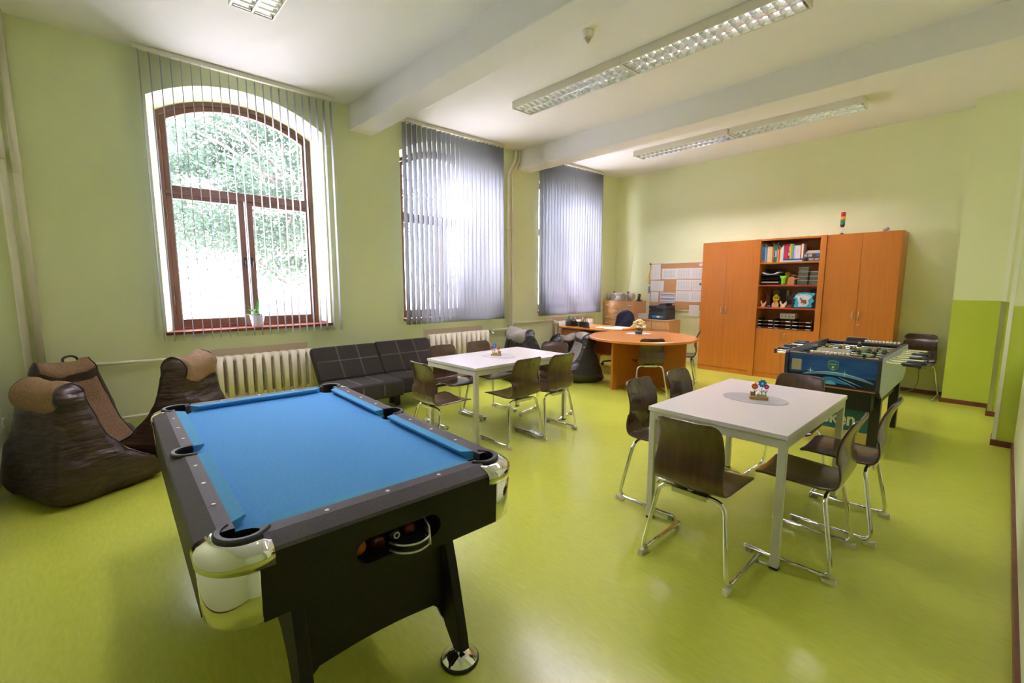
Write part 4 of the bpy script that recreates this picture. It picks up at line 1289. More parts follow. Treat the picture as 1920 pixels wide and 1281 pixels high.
B().loft([[(x, y, z) for y, z in rrect(-0.10, 0.10, 0.0, 0.165, 0.05, 6)] for x in (-0.20, 0.20)], True, True, True).build('body', SV, t)
for s in (-1, 1):
    B().loft([[(s * x, r * math.cos(a), 0.088 + r * math.sin(a)) for a in [2 * PI * i / 28 for i in range(28)]] for x, r in ((0.20, 0.076), (0.285, 0.076), (0.30, 0.068), (0.302, 0.05))], True, True, True).build('speaker_drum', C_(0.50, 0.48, 0.46, 0.3, 0.3), t)
    g = B().lathe([(0.066, 0), (0.066, 0.008), (0.058, 0.011), (0.02, 0.006), (0.0005, 0.008)], seg=28)
    g.xf(Matrix.Translation((s * 0.125, -0.098, 0.088)) @ Matrix.Rotation(PI / 2, 4, 'X'))
    g.build('speaker', C_(0.22, 0.20, 0.19, 0.7), t)
    k = B().lathe([(0.02, 0), (0.02, 0.02), (0.012, 0.028)], (s * 0.17, 0.0, 0.165), 14)
    k.build('volume_knob', M['black'], t)
B().box(-0.05, 0.05, -0.104, -0.098, 0.10, 0.145).build('display', C_(0.35, 0.33, 0.31), t)
b = B()
for k in range(5):
    b.box(-0.045 + k * 0.02, -0.031 + k * 0.02, -0.104, -0.098, 0.05, 0.062)
b.build('buttons', C_(0.40, 0.36, 0.30), t)
B().tube([(0.12, 0.05, 0.16), (0.185, 0.08, 0.70), (0.225, 0.10, 1.16)], [0.003, 0.0022, 0.0015], 6).build('antenna', M['steel'], t)
t = thing('telephone', 'black cordless phone standing in its cradle right of the stereo', 'telephone', (-5.10, 8.24, 1.18))
B().prism(rrect(-0.035, 0.05, -0.04, 0.04, 0.01, 3), 'z', 0, 0.03).build('cradle', M['black'], t)
h = B().prism(rrect(-0.024, 0.024, 0.0, 0.135, 0.012, 3), 'y', -0.012, 0.012)
h.xf(Matrix.Translation((0, 0.0, 0.015)) @ Matrix.Rotation(-0.15, 4, 'X'))
hh = h.build('handset', M['black'], t)
B().box(-0.015, 0.015, -0.0165, -0.011, 0.09, 0.12).build('screen', C_(0.10, 0.14, 0.18), hh)
t = thing('storage_box', 'pale grey paper box between the tall drawer chest and the printer', 'box', (-4.94, 8.20, 0.838))
B().box(-0.12, 0.12, -0.05, 0.16, 0, 0.085).build('box', C_(0.60, 0.55, 0.53), t, bevel=0.002)
B().box(-0.122, 0.122, -0.052, 0.162, 0.085, 0.098).build('lid', C_(0.62, 0.60, 0.62), t, bevel=0.002)

# ------------------------------------------------------------------ cork board and its papers
t = thing('cork_board', 'cork pinboard on the back wall, partly behind the cherry cabinets', 'pinboard', (-4.35, YB - 0.002, 1.478))
B().box(-0.635, 0.63, -0.016, 0, -0.45, 0.45).build('cork_panel', M['cork'], t)
b = B()
b.box(-0.65, 0.645, -0.022, 0, 0.45, 0.468).box(-0.65, 0.645, -0.022, 0, -0.468, -0.45).box(-0.65, -0.635, -0.022, 0, -0.45, 0.45).box(0.63, 0.645, -0.022, 0, -0.45, 0.45)
b.build('board_frame', M['white'], t)
def grid_paper(nm, nx, nz, w, h, margin, col=(0.25, 0.26, 0.32)):
    """white paper with a printed timetable grid"""
    m = mat(nm, (0.80, 0.80, 0.83), 0.7)
    nt = m.node_tree
    p = nt.nodes['Principled BSDF']
    tc = nt.nodes.new('ShaderNodeTexCoord')
    br = nt.nodes.new('ShaderNodeTexBrick')
    br.offset = 0
    br.inputs['Color1'].default_value = br.inputs['Color2'].default_value = (0.80, 0.80, 0.83, 1)
    br.inputs['Mortar'].default_value = (*col, 1)
    br.inputs['Scale'].default_value = 1
    br.inputs['Brick Width'].default_value = w / nx
    br.inputs['Row Height'].default_value = h / nz
    br.inputs['Mortar Size'].default_value = 0.0016
    sp = nt.nodes.new('ShaderNodeSeparateXYZ')
    cb = nt.nodes.new('ShaderNodeCombineXYZ')
    nt.links.new(tc.outputs['Object'], sp.inputs[0])
    nt.links.new(sp.outputs['X'], cb.inputs['X'])
    nt.links.new(sp.outputs['Z'], cb.inputs['Y'])
    nt.links.new(cb.outputs[0], br.inputs['Vector'])
    # keep a plain margin
    def inside(o, lim):
        a = nt.nodes.new('ShaderNodeMath'); a.operation = 'ABSOLUTE'
        l = nt.nodes.new('ShaderNodeMath'); l.operation = 'LESS_THAN'; l.inputs[1].default_value = lim
        nt.links.new(o, a.inputs[0]); nt.links.new(a.outputs[0], l.inputs[0])
        return l.outputs[0]
    mu = nt.nodes.new('ShaderNodeMath'); mu.operation = 'MULTIPLY'
    nt.links.new(inside(sp.outputs['X'], w / 2 - margin), mu.inputs[0])
    nt.links.new(inside(sp.outputs['Z'], h / 2 - margin), mu.inputs[1])
    mx = nt.nodes.new('ShaderNodeMixRGB')
    mx.inputs['Color1'].default_value = (0.80, 0.80, 0.83, 1)
    nt.links.new(mu.outputs[0], mx.inputs['Fac'])
    nt.links.new(br.outputs['Color'], mx.inputs['Color2'])
    nt.links.new(mx.outputs[0], p.inputs['Base Color'])
    return m
gm = grid_paper('timetable_paper', 6, 9, 0.30, 0.20, 0.02, (0.42, 0.42, 0.50))
gm2 = grid_paper('dense_timetable_paper', 12, 7, 0.31, 0.20, 0.03, (0.30, 0.30, 0.36))
gm3 = grid_paper('text_paper', 1, 22, 0.23, 0.3, 0.025, (0.60, 0.60, 0.64))
PAPERS = [((-4.992, -4.765, 1.613, 1.918), gm3, 'tall white sheet in the top left corner of the pinboard'), ((-4.735, -4.419, 1.622, 1.827), gm2, 'white sheet with a dark block of small print, top row of the pinboard'),
          ((-4.42, -4.124, 1.629, 1.828), gm, 'timetable sheet in the top row of the pinboard, third from its left edge'), ((-4.126, -3.83, 1.627, 1.828), gm, 'timetable sheet in the top row of the pinboard, touching the cabinet'),
          ((-4.978, -4.682, 1.381, 1.593), gm3, 'white sheet at the left edge of the pinboard, middle row'), ((-4.418, -4.113, 1.403, 1.611), gm, 'timetable sheet in the middle row of the pinboard, right of the bare cork'),
          ((-4.107, -3.82, 1.405, 1.608), gm, 'timetable sheet in the middle row of the pinboard, touching the cabinet'), ((-4.969, -4.791, 1.162, 1.37), gm3, 'narrow white sheet at the left edge of the pinboard, bottom row'),
          ((-4.748, -4.435, 1.156, 1.355), None, 'sheet with grey printed bands above the printer'), ((-4.425, -4.127, 1.189, 1.389), gm, 'timetable sheet in the bottom row of the pinboard, right of the grey-banded one'),
          ((-4.129, -3.83, 1.186, 1.392), gm, 'timetable sheet in the bottom row of the pinboard, touching the cabinet'), ((-3.976, -3.90, 1.861, 1.909), M['paper'], 'small white slip at the top of the pinboard beside the cabinet'),
          ((-4.136, -3.94, 0.914, 1.127), gm3, 'white sheet hanging below the pinboard, right of the printer')]
for k, ((x0, x1, z0, z1), m, lab) in enumerate(PAPERS):
    w, h = x1 - x0, z1 - z0
    o = B().box(-w / 2, w / 2, -0.0012, 0, -h / 2, h / 2).build('pinned_paper', m or M['paper'], loc=((x0 + x1) / 2, YB - 0.0195 - 0.0014 * (k % 3), (z0 + z1) / 2))
    o.rotation_euler = (0, math.radians((-1.5, 0.5, 0.3, 0, 1.6, 1.0, -0.6, 1.5, 0.8, 0.6, 0, 0, 0)[k]), 0)
    tag(o, lab, 'paper', 'papers on the pinboard')
    if m is None:
        bb = B()
        for z0_, z1_ in ((0.045, 0.08), (0.025, 0.040), (-0.045, -0.005), (-0.085, -0.07)):
            bb.box(-w / 2 + 0.01, w / 2 - 0.01, -0.0018, -0.0011, z0_, z1_)
        bb.build('printed_band', C_(0.36, 0.36, 0.46, 0.7), o)
t = thing('lanyard', 'yellow lanyard with keys hanging at the left edge of the pinboard', 'lanyard', (-4.995, YB - 0.03, 1.90))
B().tube([(0.01, 0, 0.0), (0.0, -0.004, -0.15), (-0.01, -0.005, -0.38)], 0.009, 6).tube([(0.012, 0.0, 0.0), (-0.02, -0.008, -0.20), (-0.045, -0.008, -0.29), (-0.03, -0.005, -0.36)], 0.006, 6).build('strap', C_(0.80, 0.47, 0.01), t)
B().box(-0.025, 0.012, -0.008, 0.004, -0.56, -0.42).build('key_bunch', C_(0.22, 0.24, 0.30, 0.4, 0.4), t)
for k, (x, z, lab) in enumerate([(-4.991, 1.926, 'dark bulldog clip on the top left corner of the pinboard'), (-3.935, 1.522, 'dark bulldog clip on the pinboard beside the cabinet')]):
    tag(B().prism([(-0.02, -0.02), (0.02, -0.02), (0.012, 0.022), (-0.012, 0.022)], 'y', -0.014, 0.0).build('bulldog_clip', C_(0.07, 0.07, 0.08, 0.4), loc=(x, YB - 0.0225, z), bevel=0.003), lab, 'clip', 'clips on the pinboard')

# ------------------------------------------------------------------ cherry cabinets
YC = 8.04
def pull(parent, x, z, L, y=0.0):
    B().tube(fillet([(x, y, z - L / 2), (x, y - 0.028, z - L / 2), (x, y - 0.028, z + L / 2), (x, y, z + L / 2)], 0.012), 0.0055, 8).build('handle', M['steel'], parent)
def wardrobe(label, x0, x1, xs, lock_x):
    t = thing('cupboard', label, 'cupboard', (x0, YC, 0), 0, 'tall two-door cherry cupboards')
    w = x1 - x0
    B().box(0, w, 0.021, YB - YC - 0.004, 0.0, 2.24).build('carcass', M['cherry'], t)
    B().box(0.004, w - 0.004, 0.008, 0.021, 0.0, 0.078).build('plinth', M['cherry'], t)
    sp = xs - x0
    for a, c, hx in ((0.002, sp - 0.0015, sp - 0.04), (sp + 0.0015, w - 0.002, sp + 0.035)):
        d = B().box(a, c, 0.0, 0.019, 0.082, 2.238).build('door', M['cherry'], t, bevel=0.0015)
        pull(d, hx, 1.077, 0.11)
        if (hx > sp):
            k = B().lathe([(0.011, 0), (0.011, 0.004), (0.004, 0.005)], seg=14)
            k.xf(Matrix.Translation((hx, 0.0, 0.942)) @ Matrix.Rotation(PI / 2, 4, 'X'))
            k.build('lock', M['steel'], d)
    return t
wardrobe('tall two-door cherry cupboard left of the open shelves, beside the pinboard', -3.722, -2.866, -3.301, 0)
wardrobe('tall two-door cherry cupboard right of the open shelves', -1.869, -1.012, -1.447, 0)
t = thing('shelf_cabinet', 'cherry cabinet with open shelves above two low doors, between the tall cupboards', 'cabinet', (-2.864, YC, 0))
W = 0.993
SH = [1.868, 1.513, 1.153, 0.808]
b = B()
b.box(0, 0.095, -0.022, 0.43, 0, 2.24).box(W - 0.074, W, -0.022, 0.43, 0, 2.24).box(0.095, W - 0.074, 0.0, 0.43, 2.213, 2.24).box(0.095, W - 0.074, 0.02, 0.43, 0.0, 0.80)
b.build('carcass', M['cherry'], t)
B().box(0.095, W - 0.074, 0.425, 0.44, 0.80, 2.213).build('back_panel', M['cherry_dark'], t)
B().box(0.095, W - 0.074, 0.008, 0.02, 0.0, 0.078).build('plinth', M['cherry'], t)
for k, z in enumerate(SH):
    s = B().box(0.095, W - 0.074, 0.006, 0.425, z - 0.022, z).build('shelf', M['cherry'], t)
    B().box(0.095, W - 0.074, 0.003, 0.006, z - 0.022, z).build('edge_strip', M['red_edge'] if k in (1, 2) else M['cherry'], s)
for a, c, hx in ((0.097, 0.4915, 0.446), (0.4945, W - 0.076, 0.524)):
    d = B().box(a, c, 0.0, 0.019, 0.082, 0.784).build('door', M['cherry'], t, bevel=0.0015)
    pull(d, hx, 0.705, 0.075)

# books on the top shelf
X0B, PX = -2.768 - 300 * 0.000686, 0.000686
BOOKS = [(290, 320, .30, (0.08, 0.35, 0.70), 'light blue'), (322, 360, .305, (0.03, 0.22, 0.62), 'royal blue'), (362, 385, .295, (0.35, 0.40, 0.62), 'pale lilac'), (388, 412, .27, (0.14, 0.28, 0.48), 'slate blue'),
         (415, 450, .253, (0.75, 0.60, 0.40), 'cream'), (452, 485, .253, (0.72, 0.54, 0.34), 'beige'), (487, 520, .25, (0.80, 0.52, 0.24), 'pale orange'), (522, 532, .27, (0.10, 0.05, 0.15), 'dark purple'),
         (534, 548, .30, (0.65, 0.08, 0.03), 'brick red'), (550, 610, .28, (0.005, 0.20, 0.01), 'green'), (615, 634, .305, (0.12, 0.25, 0.55), 'steel blue'), (637, 655, .20, (0.80, 0.48, 0.05), 'amber'),
         (657, 681, .253, (0.75, 0.05, 0.02), 'bright red'), (684, 700, .205, (0.70, 0.62, 0.55), 'grey white'), (702, 722, .23, (0.80, 0.74, 0.60), 'ivory'), (724, 754, .255, (0.48, 0.72, 0.70), 'pale turquoise')]
UP = [(770, 826, .226, (0.60, 0.02, 0.09), 'crimson'), (828, 852, .228, (0.42, 0.02, 0.08), 'dark crimson'), (854, 880, .228, (0.30, 0.015, 0.06), 'maroon'), (882, 904, .232, (0.82, 0.55, 0.06), 'yellow'), (906, 936, .232, (0.32, 0.47, 0.02), 'lime green'),
      (938, 964, .23, (0.08, 0.38, 0.62), 'cyan blue'), (967, 995, .20, (0.50, 0.56, 0.78), 'pale lavender'), (997, 1028, .20, (0.80, 0.68, 0.68), 'rosy white'), (1030, 1060, .20, (0.82, 0.55, 0.50), 'salmon striped'), (1062, 1090, .20, (0.74, 0.70, 0.80), 'lilac white'),
      (1092, 1116, .213, (0.80, 0.16, 0.01), 'orange'), (1119, 1148, .225, (0.78, 0.76, 0.80), 'plain white')]
def book(x0, x1, z0, h, col, label, d=0.19, yb=8.10):
    w = x1 - x0
    t = thing('book', label, 'book', ((x0 + x1) / 2, yb, z0), 0, 'books on the top shelf')
    c = 0.0018
    b = B()
    b.box(-w / 2, w / 2, 0, c, 0, h).box(-w / 2, -w / 2 + c, c, d, 0, h).box(w / 2 - c, w / 2, c, d, 0, h)
    b.build('cover', C_(*col, 0.4), t)
    B().box(-w / 2 + c, w / 2 - c, c, d - 0.004, 0.004, h - 0.004).build('pages', M['paper'], t)
    return t
NEXT = [b_[4] for b_ in BOOKS]
for k, (a, c, h, col, nm) in enumerate(BOOKS):
    where = 'at the left end of the top shelf' if k == 0 else 'on the top shelf right of the %s one' % BOOKS[k - 1][4]
    bk = book(X0B + a * PX, X0B + (c + 1.2) * PX, SH[0] + 0.0012, h, col, '%s book standing %s' % (nm, where))
    w = (c + 1.2 - a) * PX
    if nm == 'green':
        B().box(-w / 2 + 0.001, w / 2 - 0.001, -0.0012, 0, 0.085, 0.18).build('white_band', C_(0.55, 0.58, 0.50), bk)
        B().box(-w / 2 + 0.004, w / 2 - 0.022, -0.0018, -0.001, 0.09, 0.175).build('black_band', C_(0.02, 0.02, 0.02), bk)
    if nm in ('light blue', 'royal blue'):
        B().box(-w / 2, w / 2, -0.0012, 0, 0.0, 0.04).build('red_band', C_(0.70, 0.16, 0.14), bk)
for (x0, x1, z, h, col, lab) in ((720, 1140, 0.0, 0.024, (0.55, 0.66, 0.78), 'pale blue book lying flat at the bottom of the pile on the top shelf'), (762, 1130, 0.024, 0.022, (0.03, 0.08, 0.30), 'dark blue book lying flat under the crimson upright ones')):
    w = (x1 - x0) * PX
    t = thing('book', lab, 'book', (X0B + (x0 + x1) / 2 * PX + (0.008 if z == 0 else 0), 8.085, SH[0] + 0.0012 + z), 0, 'books on the top shelf')
    b = B()
    b.box(-w / 2, w / 2, 0, 0.20, 0, 0.002).box(-w / 2, w / 2, 0, 0.20, h - 0.0025, h - 0.0005).box(-w / 2, w / 2, 0, 0.002, 0.002, h - 0.0025)
    b.build('cover', C_(*col, 0.4), t)
    B().box(-w / 2 + 0.003, w / 2 - 0.003, 0.002, 0.197, 0.002, h - 0.0025).build('pages', M['paper'], t)
for k, (a, c, h, col, nm) in enumerate(UP):
    where = 'on the flat pile, leftmost there' if k == 0 else 'on the flat pile, right of the %s one' % UP[k - 1][4]
    bk = book(X0B + a * PX, X0B + (c + 1.2) * PX, SH[0] + 0.048, h, col, '%s book standing %s' % (nm, where), 0.17)
    w = (c + 1.2 - a) * PX
    if nm == 'maroon':
        B().box(-w / 2 + 0.002, w / 2 - 0.002, -0.0012, 0, 0.05, 0.10).box(-w / 2 + 0.005, w / 2 - 0.005, -0.0012, 0, 0.12, 0.19).build('white_label', C_(0.75, 0.72, 0.72), bk)
    if nm == 'salmon striped':
        B().box(-w / 2 + 0.002, w / 2 - 0.002, -0.0012, 0, 0.0, 0.08).box(-w / 2 + 0.002, w / 2 - 0.002, -0.0012, 0, 0.15, 0.199).build('pale_band', C_(0.74, 0.72, 0.82), bk)
for (x0, x1, z, h, col, lab, labs) in ((1162, 1474, 0.0, 0.056, (0.05, 0.045, 0.05), 'dark case with pale labels at the bottom of the right pile, top shelf', ((0.35, 0.65),(0.72, 0.97))), (1172, 1474, 0.056, 0.062, (0.045, 0.04, 0.045), 'dark case with a blue label in the right pile, top shelf', ((0.02, 0.22), (0.28, 0.52)))):
    w = (x1 - x0) * PX
    xc = X0B + (x0 + x1) / 2 * PX
    t = thing('document_case', lab, 'case', (xc - 0.003, 8.10, SH[0] + 0.0012 + z), 0, 'cases piled on the top shelf')
    B().box(-w / 2, w / 2, 0, 0.24, 0, h - 0.002).build('case', C_(*col, 0.4), t, bevel=0.003)
    bb = B()
    for f0, f1 in labs:
        bb.box(-w / 2 + w * f0, -w / 2 + w * f1, -0.0015, 0, h * 0.2, h * 0.8)
    bb.build('case_label', C_(0.42, 0.38, 0.36), t)
    if 'blue' in lab:
        B().box(w * 0.30, w * 0.48, -0.0015, 0, h * 0.2, h * 0.95).build('case_label', C_(0.01, 0.15, 0.55), t)
for k, (x0, x1, z, lab) in enumerate([(1195, 1478, 0.118, 'lower cream paper stack on the dark cases, top shelf'), (1225, 1476, 0.141, 'upper cream paper stack on the dark cases, top shelf')]):
    w = (x1 - x0) * PX
    tag(B().box(-w / 2, w / 2, 0, 0.22, 0, 0.021).build('paper_stack', C_(0.66, 0.54, 0.42, 0.7), loc=(X0B + (x0 + x1) / 2 * PX, 8.11, SH[0] + z), bevel=0.002), lab, 'paper', 'paper stacks on the dark cases')
o = tag(B().box(-0.003, 0.003, 0, 0.15, 0, 0.075).build('booklet', C_(0.04, 0.12, 0.42), loc=(X0B + 1153 * PX, 8.075, SH[0] + 0.004)), 'thin blue booklet leaning between the books and the dark cases', 'booklet')
o.rotation_euler = (0, math.radians(38), 0)

# second shelf
z2 = SH[1] + 0.0012
t = thing('letter_tray', 'black three-tier letter tray at the left of the second shelf', 'letter tray', (-2.625, 8.075, z2))
b = B()
for k in range(3):
    b.box(-0.135, 0.135, 0, 0.30, 0.012 + k * 0.066, 0.017 + k * 0.066).box(-0.135, 0.135, 0.0, 0.004, 0.012 + k * 0.066, 0.030 + k * 0.066)
    for s in (-1, 1):
        b.box(s * 0.133 - 0.003, s * 0.133 + 0.003, 0, 0.30, 0.0 + k * 0.066, 0.045 + k * 0.066)
b.box(-0.135, 0.16, 0.26, 0.264, 0.0, 0.255).box(0.13, 0.16, 0.0, 0.26, 0, 0.02)
b.build('trays', M['black'], t)
for k, (c, hh) in enumerate([((0.50, 0.36, 0.26), 0.030), ((0.62, 0.40, 0.36), 0.012), ((0.62, 0.60, 0.66), 0.020)]):
    o = B()
    o.loft([[(x, y, 0.0 + (0.035 * (x / 0.12) ** 2 if k == 2 else 0)) for y in (0, 0.26)] for x in [-0.12 + 0.03 * i for i in range(9)]], False, smooth=True)
    tag(o.build('paper_stack', C_(*c, 0.7), loc=(-2.625, 8.085, z2 + 0.018 + k * 0.066 + hh / 2), solid=hh), ('tan', 'pinkish', 'white curling')[k] + ' papers in the ' + ('bottom', 'middle', 'top')[k] + ' tier of the black letter tray', 'paper', 'papers in the letter tray')
t = thing('vase', 'bright green wavy plastic vase on the second shelf', 'vase', (-2.435, 8.11, z2))
n = 24
rings = []
for r, z, wv in ((0.026, 0, 0), (0.028, 0.03, 0), (0.025, 0.06, 0.002), (0.036, 0.10, 0.006), (0.046, 0.135, 0.010)):
    rings.append([((r + wv * math.cos(6 * 2 * PI * i / n)) * math.cos(2 * PI * i / n), (r + wv * math.cos(6 * 2 * PI * i / n)) * math.sin(2 * PI * i / n), z + wv * math.cos(6 * 2 * PI * i / n)) for i in range(n)])
B().loft(rings, True, True, False).build('vase', C_(0.25, 0.72, 0.02), t, solid=0.002)
tag(B().box(-0.03, 0.03, -0.02, 0.02, 0, 0.195).build('yellow_box', C_(0.62, 0.42, 0.015), loc=(-2.41, 8.22, z2), bevel=0.002), 'narrow yellow carton behind the green vase', 'box')
t = thing('wooden_house', 'small brown wooden house with a pointed roof on the second shelf', 'wooden house', (-2.325, 8.10, z2))
B().prism([(-0.045, 0), (0.045, 0), (0.045, 0.085), (0.03, 0.12), (-0.02, 0.125), (-0.045, 0.09)], 'y', 0, 0.07).build('house_body', mat('woven_willow', (0.42, 0.20, 0.07), 0.7, col2=(0.55, 0.29, 0.11), scale=(60, 60, 160)), t)
B().ball((0.03, 0.06, 0.145), 0.035, 1, 0.8, 0.7, 10).ball((-0.01, 0.06, 0.155), 0.026, 1.2, 0.8, 0.6, 10).build('pine_cone', C_(0.30, 0.17, 0.08, 0.8), t)
tag(B().prism([(-0.02, 0), (0.05, 0.004), (0.055, 0.014), (-0.02, 0.012), (-0.035, 0.006)], 'y', 0, 0.02).build('yellow_pen_case', C_(0.78, 0.50, 0.08), loc=(-2.262, 8.085, z2 + 0.085)), 'yellow wooden bird beak shape sticking out beside the plastic boxes', 'ornament')
clear = glass_mat('smoky_clear_plastic', (0.80, 0.78, 0.80), 0.14, 0.15)
for k, (x, z, hh, lab) in enumerate([(-2.165, 0.0, 0.068, 'clear plastic box, bottom of the left stack on the second shelf'), (-2.165, 0.069, 0.065, 'clear plastic box with pink contents in the left stack on the second shelf'), (-2.160, 0.135, 0.065, 'clear plastic box, third from the bottom of the left stack, second shelf'), (-2.157, 0.201, 0.068, 'clear plastic box, topmost of the left stack on the second shelf'),
                                     (-2.012, 0.0, 0.068, 'clear plastic box, bottom of the right stack on the second shelf'), (-2.012, 0.069, 0.065, 'clear plastic box, middle of the right stack on the second shelf'), (-2.010, 0.135, 0.068, 'clear plastic box, topmost of the right stack on the second shelf')]):
    w = 0.067 if k < 4 else 0.058
    t = thing('plastic_box', lab, 'box', (x, 8.09, z2 + z), 0, 'clear plastic boxes on the second shelf')
    b = B()
    b.box(-w, w, 0, 0.16, 0, 0.002).box(-w, w, 0, 0.002, 0.002, hh - 0.006).box(-w, w, 0.158, 0.16, 0.002, hh - 0.006).box(-w, -w + 0.002, 0.002, 0.158, 0.002, hh - 0.006).box(w - 0.002, w, 0.002, 0.158, 0.002, hh - 0.006)
    b.build('tub', clear, t)
    B().box(-w - 0.002, w + 0.002, -0.002, 0.162, hh - 0.006, hh).build('lid', C_(0.48, 0.42, 0.45, 0.3), t)
    if k in (1, 3, 4):
        bb = B()
        for q in range(6):
            bb.ball((rg.uniform(-w * .7, w * .7), rg.uniform(0.02, 0.12), 0.016), 0.014, seg=8)
        bb.build('contents', C_(*((0.55, 0.25, 0.30), (0.45, 0.42, 0.42), (0.35, 0.2, 0.15))[(1, 3, 4).index(k)]), t)

# third shelf
z3 = SH[2] + 0.0012
def cutout(name, label, cat, loc, pts, th, m, rot=0, group=None):
    o = B().prism(pts, 'y', 0, th).build(name, m, loc=loc)
    o.rotation_euler = (0, 0, rot)
    return tag(o, label, cat, group)
t = thing('picture_frame', 'dark framed picture with pale shapes at the back left of the third shelf', 'picture', (-2.53, 8.36, z3))
B().box(-0.14, 0.13, 0, 0.015, 0, 0.29).build('picture_panel', C_(0.03, 0.025, 0.02), t)
B().prism([(-0.11, 0.17), (-0.03, 0.16), (-0.02, 0.26), (-0.06, 0.28), (-0.12, 0.27)], 'y', -0.002, 0).build('pale_shape', C_(0.30, 0.26, 0.16), t)
B().prism([(0.08, 0.14), (0.115, 0.14), (0.12, 0.27), (0.09, 0.27)], 'y', -0.002, 0).build('pale_shape', C_(0.30, 0.26, 0.16), t)
HEN = [(-0.03, 0), (-0.022, 0.03), (-0.04, 0.055), (-0.035, 0.085), (-0.02, 0.075), (-0.015, 0.05), (0.005, 0.045), (0.03, 0.07), (0.04, 0.085), (0.045, 0.05), (0.03, 0.025), (0.018, 0.0)]
hm = M['pine']
cutout('wooden_figure', 'small light wood hen figure at the left end of the third shelf', 'figure', (-2.695, 8.075, z3), [(x, z * 1.25) for x, z in HEN], 0.012, hm, 0.1, 'wooden figures on the third shelf')
cutout('wooden_figure', 'light wood group of animals before the yellow lantern house', 'figure', (-2.52, 8.085, z3), [(-0.045, 0), (-0.05, 0.05), (-0.03, 0.085), (-0.012, 0.055), (0.0, 0.06), (0.012, 0.11), (0.024, 0.06), (0.04, 0.09), (0.052, 0.05), (0.045, 0)], 0.012, hm, 0, 'wooden figures on the third shelf')
cutout('wooden_figure', 'pale pink wooden hen with a white head before the dark box', 'figure', (-2.405, 8.07, z3), [(x * 1.2, z * 1.25) for x, z in HEN], 0.012, C_(0.75, 0.52, 0.36), 0, 'wooden figures on the third shelf')
cutout('wooden_reindeer', 'tall dark red wooden reindeer with antlers at the left of the third shelf', 'figure', (-2.66, 8.20, z3), [(-0.035, 0), (-0.03, 0.12), (-0.04, 0.16), (-0.035, 0.20), (-0.05, 0.27), (-0.04, 0.275), (-0.025, 0.215), (-0.01, 0.275), (0.0, 0.27), (-0.008, 0.20), (0.02, 0.16), (0.035, 0.0)], 0.03, C_(0.16, 0.025, 0.015))
t = thing('lantern_house', 'yellow lantern house with bar windows on the third shelf', 'lantern', (-2.53, 8.13, z3))
B().box(-0.03, 0.03, 0, 0.06, 0, 0.115).build('lantern_base', C_(0.45, 0.30, 0.02), t)
B().prism([(-0.045, 0.115), (0.045, 0.115), (0.045, 0.16), (0.0, 0.205), (-0.045, 0.16)], 'y', 0, 0.06).build('lantern_body', C_(0.80, 0.58, 0.01), t)
b = B()
for x in (-0.024, 0.0, 0.024):
    b.box(x - 0.005, x + 0.005, -0.002, 0, 0.13, 0.17)
b.build('window_bar', C_(0.05, 0.04, 0.01), t)
tag(B().ball((0, 0, 0.016), 0.02, 1.3, 1, 0.8, 12).build('blue_toy', C_(0.05, 0.28, 0.55), loc=(-2.615, 8.09, z3)), 'small blue toy at the front of the third shelf, beside the left hen', 'toy')
t = thing('carton', 'dark brown carton with black pattern at the back of the third shelf', 'box', (-2.335, 8.20, z3))
B().box(-0.07, 0.07, 0, 0.15, 0, 0.19).build('carton', C_(0.10, 0.04, 0.03), t)
B().prism([(-0.05, 0.05), (0.03, 0.06), (0.02, 0.12), (-0.02, 0.11), (-0.05, 0.15), (-0.055, 0.1)], 'y', -0.002, 0).build('printed_pattern', C_(0.01, 0.01, 0.01), t)
tag(B().box(-0.07, 0.07, 0, 0.06, 0, 0.045).build('small_box', C_(0.16, 0.05, 0.035), loc=(-2.33, 8.11, z3)), 'low brown box in front of the dark carton', 'box')
t = thing('sign_board', 'blue and white board with a brown reindeer on the third shelf', 'sign', (-2.122, 8.08, z3 + 0.004))
B().box(-0.165, 0.165, 0.012, 0.03, 0.0, 0.23).build('backing', C_(0.02, 0.015, 0.02), t)
S_ = 0.000686
def bl(px, py):
    return ((px - 1165) * S_ * 1.02, (600 - py) * 0.00083)
blue = [bl(*p) for p in ((985, 590), (975, 560), (1000, 520), (985, 490), (1010, 450), (955, 430), (980, 400), (1000, 355), (1050, 325), (1130, 312), (1220, 312), (1280, 325), (1360, 320), (1365, 350), (1330, 380), (1320, 420), (1355, 460), (1345, 490), (1300, 520), (1325, 555), (1310, 585), (1200, 592))]
B().prism(blue, 'y', 0.004, 0.012).build('blue_cloud', C_(0.03, 0.42, 0.68), t)
white = [bl(*p) for p in ((1060, 575), (1070, 520), (1050, 470), (1040, 425), (990, 395), (1010, 370), (1100, 345), (1200, 340), (1290, 365), (1310, 400), (1250, 450), (1245, 480), (1265, 510), (1220, 570))]
B().prism(white, 'y', 0.0005, 0.004).build('white_field', C_(0.72, 0.72, 0.82), t)
deer = [bl(*p) for p in ((1120, 530), (1110, 500), (1118, 480), (1105, 450), (1085, 435), (1090, 420), (1110, 422), (1130, 440), (1150, 452), (1200, 448), (1218, 455), (1215, 480), (1222, 505), (1205, 540), (1198, 515), (1170, 520), (1160, 550), (1150, 545), (1158, 505), (1135, 500))]
b = B().prism(deer, 'y', -0.002, 0.0005)
b.tube([(*[bl(1105, 422)[0]], -0.001, bl(1105, 422)[1]), (bl(1090, 400)[0], -0.001, bl(1090, 400)[1]), (bl(1110, 395)[0], -0.001, bl(1110, 395)[1])], 0.0018, 5)
b.tube([(bl(1115, 424)[0], -0.001, bl(1115, 424)[1]), (bl(1135, 405)[0], -0.001, bl(1135, 405)[1]), (bl(1160, 408)[0], -0.001, bl(1160, 408)[1])], 0.0018, 5)
b.build('reindeer', C_(0.24, 0.07, 0.04), t)
b = B()
